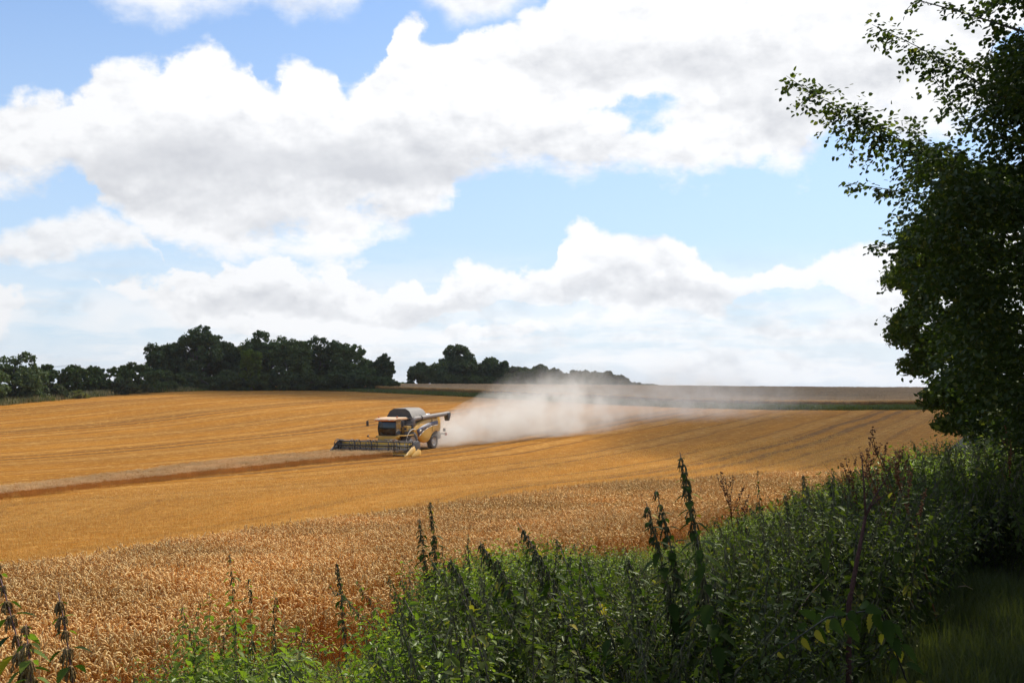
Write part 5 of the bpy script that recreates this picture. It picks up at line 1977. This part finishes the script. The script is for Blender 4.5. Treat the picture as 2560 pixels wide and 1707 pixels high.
def merged_nettle(seed, H, mat, leafL=.08, tass=True, lean=.2, branches=0):
    """one nettle in one mesh, for the mass behind"""
    rg = np.random.default_rng(seed)
    V, Q_, mi = [], [], []
    off = 0
    stems = [((0, 0, 0), H)] + [((rg.normal(0, .1), rg.normal(0, .1), 0), H * rg.uniform(.5, .85)) for _ in range(branches)]
    mb = MB()
    tq, tv = [], []
    for root, h in stems:
        a = rg.uniform(0, 6.28)
        l_ = h * lean * rg.uniform(.2, 1)
        cv = bend(rg, root, (root[0] + math.cos(a) * l_, root[1] + math.sin(a) * l_, h), n=7)
        mb.tube(cv, np.linspace(.004, .0015, len(cv)), 3, cap=False)
        lv_, ts = nettle_layout(rg, cv, leafL=leafL, tassels=tass, spacing=.042, bare=.12)
        for q, fw, up, sz in lv_:
            f = fw / np.linalg.norm(fw)
            s_ = np.cross(up, f)
            s_ /= np.linalg.norm(s_) + 1e-9
            u_ = np.cross(f, s_)
            V.append(q + sz * (NSV[:, :1] * f + NSV[:, 1:2] * s_ + NSV[:, 2:] * u_))
            Q_.append(NSQ + off)
            off += len(NSV)
        for q, sz, a_ in ts[::2]:
            for j in range(3):
                b_ = a_ + j * 2.1
                e_ = np.array([math.cos(b_), math.sin(b_), 0]) * sz * .3
                w_ = np.array([-math.sin(b_), math.cos(b_), 0]) * sz * .07
                tv.append(np.array([q - w_, q + w_, q + e_ + w_ * 1.4 - [0, 0, sz * .55], q + e_ - w_ * 1.4 - [0, 0, sz * .55], q + e_ * 1.1 - [0, 0, sz]]))
    nl = sum(len(x) for x in Q_)
    Vs = np.concatenate(mb.v)
    SQ = np.array(mb.f[4]) + off
    allV = V + [Vs]
    off2 = off + len(Vs)
    TQ, TT_ = [], []
    for k, x in enumerate(tv):
        allV.append(x)
        TQ.append((off2, off2 + 1, off2 + 2, off2 + 3))
        TT_.append((off2 + 3, off2 + 2, off2 + 4))
        off2 += 5
    quads = np.concatenate(Q_ + [SQ] + ([np.array(TQ)] if TQ else []))
    me = np_mesh('nettle', np.concatenate(allV), [quads] + ([np.array(TT_)] if TT_ else []))
    for m_ in (mat, M['nstem'], M['tassel']):
        me.materials.append(m_)
    me.polygons.foreach_set('material_index', np.r_[np.zeros(nl), np.ones(len(SQ)), np.full(len(TQ) + len(TT_), 2)].astype(np.int32))
    return me


def herb(seed, H, mat, nst=5, leaf=.035):
    """bushy herb with many small leaves"""
    rg = np.random.default_rng(seed)
    mb = MB()
    A = Leaves()
    for i in range(nst):
        a = rg.uniform(0, 6.28)
        l_ = H * rg.uniform(.1, .5)
        h = H * rg.uniform(.6, 1)
        cv = bend(rg, (rg.normal(0, .05), rg.normal(0, .05), 0), (math.cos(a) * l_, math.sin(a) * l_, h), n=6)
        mb.tube(cv, np.linspace(.003, .001, 6), 3, cap=False)
        n = 46
        f = rg.uniform(.15, 1, n)
        q = np.array([np.interp(f, np.linspace(0, 1, 6), cv[:, j]) for j in range(3)]).T
        o_ = rg.normal(size=(n, 3)) * [1, 1, .5]
        o_ /= np.linalg.norm(o_, axis=1)[:, None]
        q = q + o_ * rg.uniform(.01, .09, (n, 1)) * H
        A.add((q, o_ + [0, 0, -.2], np.array([0, 0, 1.]) + rg.normal(0, .4, (n, 3)), leaf * rg.uniform(.6, 1.5, n)))
    P0, Fw, Nn, Sz = A.get()
    V, F_ = leaves_mesh(P0, Fw, Nn, Sz, .44)
    Vs = np.concatenate(mb.v)
    SQ = np.array(mb.f[4]) + len(V)
    me = np_mesh('herb', np.concatenate([V, Vs]), [np.concatenate([F_, SQ])])
    me.materials.append(mat)
    me.materials.append(M['nstem'])
    me.polygons.foreach_set('material_index', np.r_[np.zeros(len(F_)), np.ones(len(SQ))].astype(np.int32))
    return me


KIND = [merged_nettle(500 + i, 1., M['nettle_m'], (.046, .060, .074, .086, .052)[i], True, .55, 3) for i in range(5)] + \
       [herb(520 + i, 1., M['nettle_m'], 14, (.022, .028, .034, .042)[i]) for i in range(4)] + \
       [merged_nettle(540 + i, 1., M['nettle_lit'], (.045, .062, .08)[i], i % 2 == 0, .5, 3) for i in range(3)] + \
       [herb(560 + i, 1., M['nettle_lit'], 14, (.024, .032, .042)[i]) for i in range(3)]

TOPS = [(-300, 1600), (0, 1650), (50, 1725), (390, 1735), (425, 1560), (500, 1480), (640, 1480), (740, 1560), (800, 1640), (900, 1640), (960, 1600), (1010, 1470), (1060, 1400), (1080, 1375),
        (1200, 1350), (1300, 1372), (1400, 1345), (1480, 1380), (1560, 1370), (1680, 1365), (1750, 1325), (1850, 1290), (1930, 1270), (2000, 1235),
        (2100, 1190), (2200, 1165), (2290, 1115), (2400, 1080), (2560, 1078), (2900, 1070)]
tpx, tpy = np.array(TOPS).T
n_ = 16000
Q = np.c_[RNG.uniform(-6, 16, n_), RNG.uniform(2.6, 34, n_)]
p_, s_ = ps(Q[:, 0], Q[:, 1])
tt_ = Q[:, 0] / Q[:, 1]
pxx = 1280 + F * tt_
keep = (p_ > .9 + .5 * vnoise(Q[:, 0], Q[:, 1], 1.2, 7)) & (p_ < VERGE + .5) & (np.abs(tt_) < .56)
keep |= (s_ > 13.5) & (p_ > -2.5) & (p_ <= 1.4) & (tt_ > .25) & (tt_ < .56)
dd = np.hypot(Q[:, 0], Q[:, 1])
keep &= RNG.uniform(0, 1, n_) < np.clip(1.25 - dd / 34, .35, 1)
Q, p_, s_, pxx, dd = Q[keep], p_[keep], s_[keep], pxx[keep], dd[keep]
g_ = ground_z(Q[:, 0], Q[:, 1])
nat = np.where(pxx > 1060, .78, .52) + .50 * sst(p_, 8.4, 5.0) * (.15 + 1.6 * vnoise(Q[:, 0], Q[:, 1], 1.1, 12))
nat = nat * RNG.uniform(.75, 1.12, len(Q))
nat = np.where(s_ > 13, nat * 1.25, nat) * np.where(np.hypot(Q[:, 0], Q[:, 1]) < 7.2, .72, 1)
cap = np.array([pdir(1280, y)[2] for y in (np.interp(pxx, tpx, tpy) + RNG.exponential(60, len(Q)) - 14)]) * Q[:, 1] - g_
h_ = np.minimum(nat, cap)
ok = (h_ > .16) & ((pxx > 1000) | (vnoise(Q[:, 0], Q[:, 1], .7, 44) > .46))
Q, g_, h_, pxx, p_, s_ = Q[ok], g_[ok], h_[ok], pxx[ok], p_[ok], s_[ok]
bright = ((pxx < 1080) & (RNG.uniform(0, 1, len(Q)) < .8)) | ((s_ > 15) & (RNG.uniform(0, 1, len(Q)) < .35)) | ((p_ > 5.5) & (RNG.uniform(0, 1, len(Q)) < .7)) | ((p_ > 3.5) & (RNG.uniform(0, 1, len(Q)) < .35))  # plants of the sunny parts take the leaf colour with painted sunlight
# the species grow in patches
patch = (vnoise(Q[:, 0], Q[:, 1], 1.5, 51) * 2.4 + RNG.uniform(0, .35, len(Q))) % 1.
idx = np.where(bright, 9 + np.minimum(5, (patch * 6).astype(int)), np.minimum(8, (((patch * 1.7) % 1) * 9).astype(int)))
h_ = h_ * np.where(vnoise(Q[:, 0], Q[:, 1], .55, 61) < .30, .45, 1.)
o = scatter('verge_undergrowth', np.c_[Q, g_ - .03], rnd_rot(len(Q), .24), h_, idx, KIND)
tag(o, 'tangled green nettles and weeds covering the bank beside the path', 'weeds')
print('verge plants', len(Q))

# grass of the path and among the weeds
GT = [tussock(80 + i, 34, (.10, .26), .22, M['rough'], .006) for i in range(5)]
n_ = 9000
Q = np.c_[RNG.uniform(-1, 9, n_), RNG.uniform(3.4, 20, n_)]
p_, s_ = ps(Q[:, 0], Q[:, 1])
keep = (p_ > -2.6) & (p_ < 1.9) & (Q[:, 0] / Q[:, 1] < .56) & (Q[:, 0] / Q[:, 1] > -.1)
Q = Q[keep]
o = scatter('path_grass', np.c_[Q, ground_z(Q[:, 0], Q[:, 1]) - .02], rnd_rot(len(Q)), RNG.uniform(.6, 1.4, len(Q)), RNG.integers(0, 5, len(Q)), GT)
tag(o, 'short shaded grass of the path in the lower right corner', 'grass')
TG2 = [tussock(90 + i, 18, (.5, 1.1), .25, M['dry'], .006) for i in range(3)]
n_ = 900
Q = np.c_[RNG.uniform(-5, 13, n_), RNG.uniform(5, 30, n_)]
p_, s_ = ps(Q[:, 0], Q[:, 1])
pxx = 1280 + F * Q[:, 0] / Q[:, 1]
g_ = ground_z(Q[:, 0], Q[:, 1])
cap = np.array([pdir(1280, y)[2] for y in np.interp(pxx, tpx, tpy) - 30]) * Q[:, 1] - g_
ok = (p_ > 1.5) & (p_ < VERGE) & (cap > .4)
Q, g_, cap = Q[ok], g_[ok], cap[ok]
o = scatter('dry_grass', np.c_[Q, g_], rnd_rot(len(Q)), np.minimum(cap, RNG.uniform(.6, 1.1, len(Q))), RNG.integers(0, 3, len(Q)), TG2)
tag(o, 'dry bleached grass stems standing among the nettles', 'grass')


# dock with rust red seed heads
def dock(px, py, d, fx, label, seed, dk=1.):
    rg = np.random.default_rng(seed)
    tip = px3(px, py, d)
    fxx = pdir(fx, 950)[0] * d
    foot = np.array([fxx, d + .1, gz(fxx, d + .1)])
    cv = bend(rg, foot, tip, n=12) - foot
    e = empty('dock', foot, 0, label, 'dock', 'rust brown docks by the hedge')
    MB().tube(cv, np.linspace(.008, .003, len(cv)), 5).build('stem', M['dock'], e)
    L = np.linalg.norm(tip - foot)
    for b in range(9):
        f = .48 + .5 * b / 9
        q = np.array([np.interp(f, np.linspace(0, 1, len(cv)), cv[:, j]) for j in range(3)])
        a = rg.uniform(0, 6.28)
        l_ = .30 * (1.25 - f) * L * rg.uniform(.7, 1.2) + .05
        tipb = q + np.array([math.cos(a) * l_ * .5, math.sin(a) * l_ * .5, l_])
        mb = MB().tube([q, (q + tipb) / 2 + [math.cos(a) * .02, math.sin(a) * .02, 0], tipb], [.003, .003, .002], 4)
        for j in range(int(l_ / .013)):
            z = rg.uniform(.1, 1)
            c_ = q + (tipb - q) * z + rg.normal(0, .009, 3)
            r_ = rg.uniform(.006, .012)
            mb.add([c_ + [r_, 0, 0], c_ + [-r_, 0, 0], c_ + [0, r_, 0], c_ + [0, -r_, 0], c_ + [0, 0, r_], c_ - [0, 0, r_]],
                   [(0, 2, 4), (2, 1, 4), (1, 3, 4), (3, 0, 4), (2, 0, 5), (1, 2, 5), (3, 1, 5), (0, 3, 5)])
        mb.build('seed_spike', M['dock'], e)
    for k in range(5):
        a = rg.uniform(0, 6.28)
        f = rg.uniform(.15, .45)
        q = np.array([np.interp(f, np.linspace(0, 1, len(cv)), cv[:, j]) for j in range(3)])
        leaf_obj('leaf', nl_me if k % 2 else nl_y, q, (math.cos(a), math.sin(a), -.2), (0, 0, 1), .22, e, .6)


dock(2156, 1128, 9.6, 2300, 'rust brown dock leaning left above the weeds near the hedge', 1)
dock(2185, 1105, 10.2, 2330, 'taller rust brown dock right of the leaning one', 2)
dock(2215, 1150, 9.2, 2350, 'short dock with a broken seed head before the lit nettles', 3)
dock(2120, 1165, 11., 2180, 'slim dock just left of the leaning rust brown one', 4)
dock(2518, 1080, 14., 2540, 'red brown dock among the sunlit weeds at the right edge', 5)
dock(1815, 1195, 11.6, 1850, 'small reddish dock head over the right end of the wheat', 6)

# dead forked stalk
q0 = px3(2122, 1510, 5.6)
fx_ = q0[0] - .01
foot = np.array([fx_, 5.6, gz(fx_, 5.6)])
e = empty('dead_stalk', foot, 0, 'dead brown forked stalk leaning right out of the shaded weeds', 'stalk')
M['dstalk'] = soil_material('dead_bark', (.10, .045, .035), (.15, .075, .055), (.05, .025, .02), 40)
fk = px3(2164, 1290, 5.65)
MB().tube([(0, 0, -.05), q0 - foot, px3(2143, 1400, 5.62) - foot, fk - foot], [.016, .014, .011, .008], 8).build('main_stem', M['dstalk'], e)
for a_, b_ in (((2160, 1210), (2154, 1140)), ((2185, 1245), (2225, 1180)), ((2180, 1262), (2215, 1235))):
    MB().tube([fk - foot, px3(*a_, 5.7) - foot, px3(*b_, 5.75) - foot], [.006, .0045, .0025], 6).build('branch', M['dstalk'], e)

# fence post
fp = px3(2096, 1252, 13.2)
fg = gz(fp[0], fp[1])
e = empty('fence_post', (fp[0], fp[1], fg), .3, 'weathered grey fence post half buried in weeds behind the dead stalk', 'fence post')
M['post'] = soil_material('grey_wood', (.20, .18, .15), (.27, .24, .20), (.10, .09, .075), 18)
MB().prism([(-.05, -.045), (.05, -.05), (.052, .048), (-.047, .05)], 2, -.3, fp[2] - fg).build('post', M['post'], e, .006)

# fallen nettle with yellow leaves, low in the shade
rg = np.random.default_rng(77)
a_, b_ = px3(2200, 1520, 5.0), px3(1925, 1640, 4.7)
foot = np.array([a_[0] + .35, a_[1] + .3, gz(a_[0] + .35, a_[1] + .3)])
cv = np.array([foot, foot + [-.1, -.1, .35], a_, (a_ + b_) / 2 + [0, 0, .06], b_])
e = empty('nettle', foot, 0, 'fallen nettle with yellowing leaves lying across the shaded weeds', 'nettle', 'nettles of the shaded thicket')
MB().tube(cv - foot, [.005, .005, .004, .003, .002], 5).build('stem', M['nstem'], e)
lv_, ts = nettle_layout(rg, cv - foot, leafL=.10, tassels=False, spacing=.05, bare=.35)
for k, (q, fw, up, sz) in enumerate(lv_):
    leaf_obj('leaf', nl_y if k % 5 == 0 else nl_me, q, np.array(fw) - [0, 0, .4], up, sz, e)
# fallen pale stems
for i, (ax, ay, bx, by, d, lb) in enumerate([(1580, 1590, 1490, 1525, 5.6, 'pale dead grass stem lying slantwise in the middle of the thicket'),
                                             (2395, 1466, 2432, 1472, 7.4, 'short white straw lying at the edge of the shaded path'),
                                             (1985, 1540, 2068, 1440, 5.6, 'pale curved dead twig left of the forked stalk'),
                                             (2240, 1560, 2255, 1620, 5.2, 'thin pale stem standing at the edge of the path')]):
    A_, B_ = px3(ax, ay, d), px3(bx, by, d + .1)
    o = MB().tube([A_, (A_ + B_) / 2 + [0, 0, .015], B_], [.002, .003, .0015], 5).build('fallen_twig', M['dead'])
    tag(o, lb, 'stem')

# ================================================================ the dust behind the harvester
# a cloud of chaff dust drifting away from the machine, densest at its tail
m = bpy.data.materials.new('dust')
m.use_nodes = True
t = NT(m.node_tree)
Pn = t.n('ShaderNodeNewGeometry').outputs['Position']
tail = np.array([CC[0], CC[1], gz(*CC)]) - np.array([hv[0], hv[1], 0]) * 4.4


def puff(px, py, d, rx, ry, rz, wt):
    c = px3(px, py, d)
    return (c, rx, ry, rz, wt)


td0 = float(tail[1])
PUFFS = [
    (tail + np.array([1.2, .2, .9]), 1.7, 1.5, .8, 3.2),
    (tail + np.array([-.2, -1.2, .4]), 1.3, 1.2, .5, .7),
    puff(1135, 1098, td0 + 1.5, 2.6, 2.2, 1.1, 2.4),
    puff(1190, 1080, td0 + 3, 3.2, 3, 1.6, 1.7),
    puff(1250, 1060, td0 + 6, 4.0, 4, 2.2, 1.25),
    puff(1250, 1010, td0 + 8, 2.0, 3, 1.8, .22),
    puff(1330, 1060, td0 + 10, 4.6, 5, 2.6, .95),
    puff(1400, 1035, td0 + 14, 5.0, 6, 2.8, .85),
    puff(1440, 1000, td0 + 16, 3.6, 5, 2.9, .38),
    puff(1420, 955, td0 + 18, 3.6, 5, 2.0, .07),
    puff(1350, 960, td0 + 18, 4.0, 5, 1.8, .03),
    puff(1560, 1040, td0 + 24, 5.0, 7, 1.8, .07),
    puff(1640, 1015, td0 + 34, 9.5, 9, 3.0, .20),
    puff(1740, 1000, td0 + 40, 9.5, 9, 3.2, .22),
    puff(1720, 940, td0 + 42, 8.5, 9, 3.0, .04),
    puff(1860, 1005, td0 + 50, 10, 10, 2.2, .07),
    puff(2050, 1000, td0 + 60, 12, 12, 2.0, .03),
]
acc = None
warp = t.v('SCALE', t.v('SUBTRACT', t.noise(Pn, .22, 3, .6, out='Color'), (.5, .5, .5)), scale=3.4)
warp2 = t.v('SCALE', t.v('SUBTRACT', t.noise(Pn, .9, 3, .6, out='Color'), (.5, .5, .5)), scale=1.1)
Pw = t.v('ADD', t.v('ADD', Pn, warp), warp2)
for c, rx, ry, rz, wt in PUFFS:
    q = t.v('MULTIPLY', t.v('SUBTRACT', Pw, tuple(float(a) for a in c)), (1 / rx, 1 / ry, 1 / rz))
    g = t.m('MULTIPLY', t.m('EXPONENT', t.m('MULTIPLY', t.v('DOT_PRODUCT', q, q), -1.)), wt)
    acc = g if acc is None else t.m('ADD', acc, g)
ns = t.m('MULTIPLY', t.rng(t.noise(Pn, .34, 5, .6), .36, .62, .1, 2.1), t.rng(t.noise(Pn, 1.1, 4, .6), .38, .60, .45, 1.45))
den = t.m('MULTIPLY', t.m('MULTIPLY', acc, ns), .15)
den = t.m('MAXIMUM', t.m('SUBTRACT', den, .0035), 0.)
pv = t.n('ShaderNodeVolumePrincipled')
pv.inputs['Color'].default_value = (.96, .915, .825, 1)
pv.inputs['Anisotropy'].default_value = .35
t.put(pv.inputs['Density'], den)
t.put(t.n('ShaderNodeOutputMaterial').inputs['Volume'], pv.outputs[0])
# the hull of the cloud: a lens of air from the tail towards the right
c0, c1 = tail, np.array([PUFFS[-1][0][0], PUFFS[-1][0][1], 0])
ax_ = (c1 - c0)[:2]
Ld = np.linalg.norm(ax_)
ax_ /= Ld
nr2 = np.array([-ax_[1], ax_[0]])
V, F_ = [], []
secs = np.linspace(-.05, 1.18, 16)
k2 = 16
for s2 in secs:
    cen = c0[:2] + ax_ * Ld * s2
    wdt = 3.2 + 17 * sst(s2, -.02, .7)
    hgt_ = 2.6 + 10.5 * sst(s2, 0, .42)
    g0 = gz(*cen)
    for j in range(k2):
        a = 2 * math.pi * j / k2
        u_ = math.cos(a) * wdt
        zz_ = math.sin(a)
        xy = cen + nr2 * u_
        z = g0 + hgt_ * .45 + zz_ * hgt_ * .62
        z = max(z, gz(*xy) - .3 - .2 * abs(zz_))
        V.append((xy[0], xy[1], z))
for i in range(len(secs) - 1):
    for j in range(k2):
        F_.append((i * k2 + j, i * k2 + (j + 1) % k2, (i + 1) * k2 + (j + 1) % k2, (i + 1) * k2 + j))
F_ += [tuple(range(k2))[::-1], tuple(range((len(secs) - 1) * k2, len(secs) * k2))]
dust = MB().add(V, F_).build('dust_cloud', m)
dust['kind'] = 'stuff'
tag(dust, 'beige dust cloud drifting to the right behind the harvester', 'dust')
m.cycles.volume_sampling = 'MULTIPLE_IMPORTANCE'


# ================================================================ clouds added out of view, sized so that their shade darkens the far field
m = bpy.data.materials.new('shade_cloud_vapour')
m.use_nodes = True
t = NT(m.node_tree)
vs = t.n('ShaderNodeVolumeScatter')
vs.inputs['Color'].default_value = (.98, .98, .99, 1)
vs.inputs['Density'].default_value = .045
vs.inputs['Anisotropy'].default_value = .6
t.put(t.n('ShaderNodeOutputMaterial').inputs['Volume'], vs.outputs[0])
CH = 330.
cx_, cy_ = math.sin(SUN_AZ) / math.tan(SUN_EL) * CH, math.cos(SUN_AZ) / math.tan(SUN_EL) * CH
rg = np.random.default_rng(9)
for k, (sx, sy_, rr, lb) in enumerate([(66, 108, 62, 'added cloud shading the right of the field'), (120, 215, 78, 'broad added cloud shading the crest on the right'),
                                       (15, 240, 74, 'added cloud shading the row of trees on the crest'), (-90, 262, 80, 'added cloud shading the copse'),
                                       (100, 340, 90, 'farthest added cloud shading the ripe crop')]):
    n1_, n2_ = 26, 40
    th, ph = np.meshgrid(np.linspace(.02, math.pi - .02, n1_), np.linspace(0, 2 * math.pi, n2_, endpoint=False), indexing='ij')
    U = np.stack([np.sin(th) * np.cos(ph), np.sin(th) * np.sin(ph), np.cos(th)], -1)
    lump = np.zeros(th.shape)
    for j in range(26):
        d_ = rg.normal(size=3)
        d_ /= np.linalg.norm(d_)
        lump = np.maximum(lump, rg.uniform(.1, .34) * np.exp(-(1 - (U @ d_)) * rg.uniform(8, 26)))
    rad = 1 + lump - .12
    Pc = U * (rad * rr)[..., None] * [1, 1, .34]
    Pc[..., 2] = np.maximum(Pc[..., 2], -rr * .14)
    idx_ = np.arange(n1_ * n2_).reshape(n1_, n2_)
    nx = np.roll(idx_, -1, axis=1)
    F_ = np.stack([idx_[:-1], idx_[1:], nx[1:], nx[:-1]], -1).reshape(-1, 4)
    me = np_mesh('cloud', Pc.reshape(-1, 3), [F_, np.array([list(idx_[0])]), np.array([list(idx_[-1][::-1])])], smooth=True)
    me.materials.append(m)
    o = link('cloud', me)
    o.location = (sx + cx_, sy_ + cy_, CH)
    o['kind'] = 'structure'


# ================================================================ the air of a summer noon
m = bpy.data.materials.new('air')
m.use_nodes = True
t = NT(m.node_tree)
pv = t.n('ShaderNodeVolumePrincipled')
pv.inputs['Color'].default_value = (.93, .96, 1., 1)
pv.inputs['Density'].default_value = .00007
pv.inputs['Anisotropy'].default_value = .2
t.put(t.n('ShaderNodeOutputMaterial').inputs['Volume'], pv.outputs[0])
hz_ = MB().box((-4600, -4600, -75), (4600, 4600, 32)).build('haze', m)
hz_['kind'] = 'stuff'
tag(hz_, 'thin pale summer haze over the whole field', 'haze')
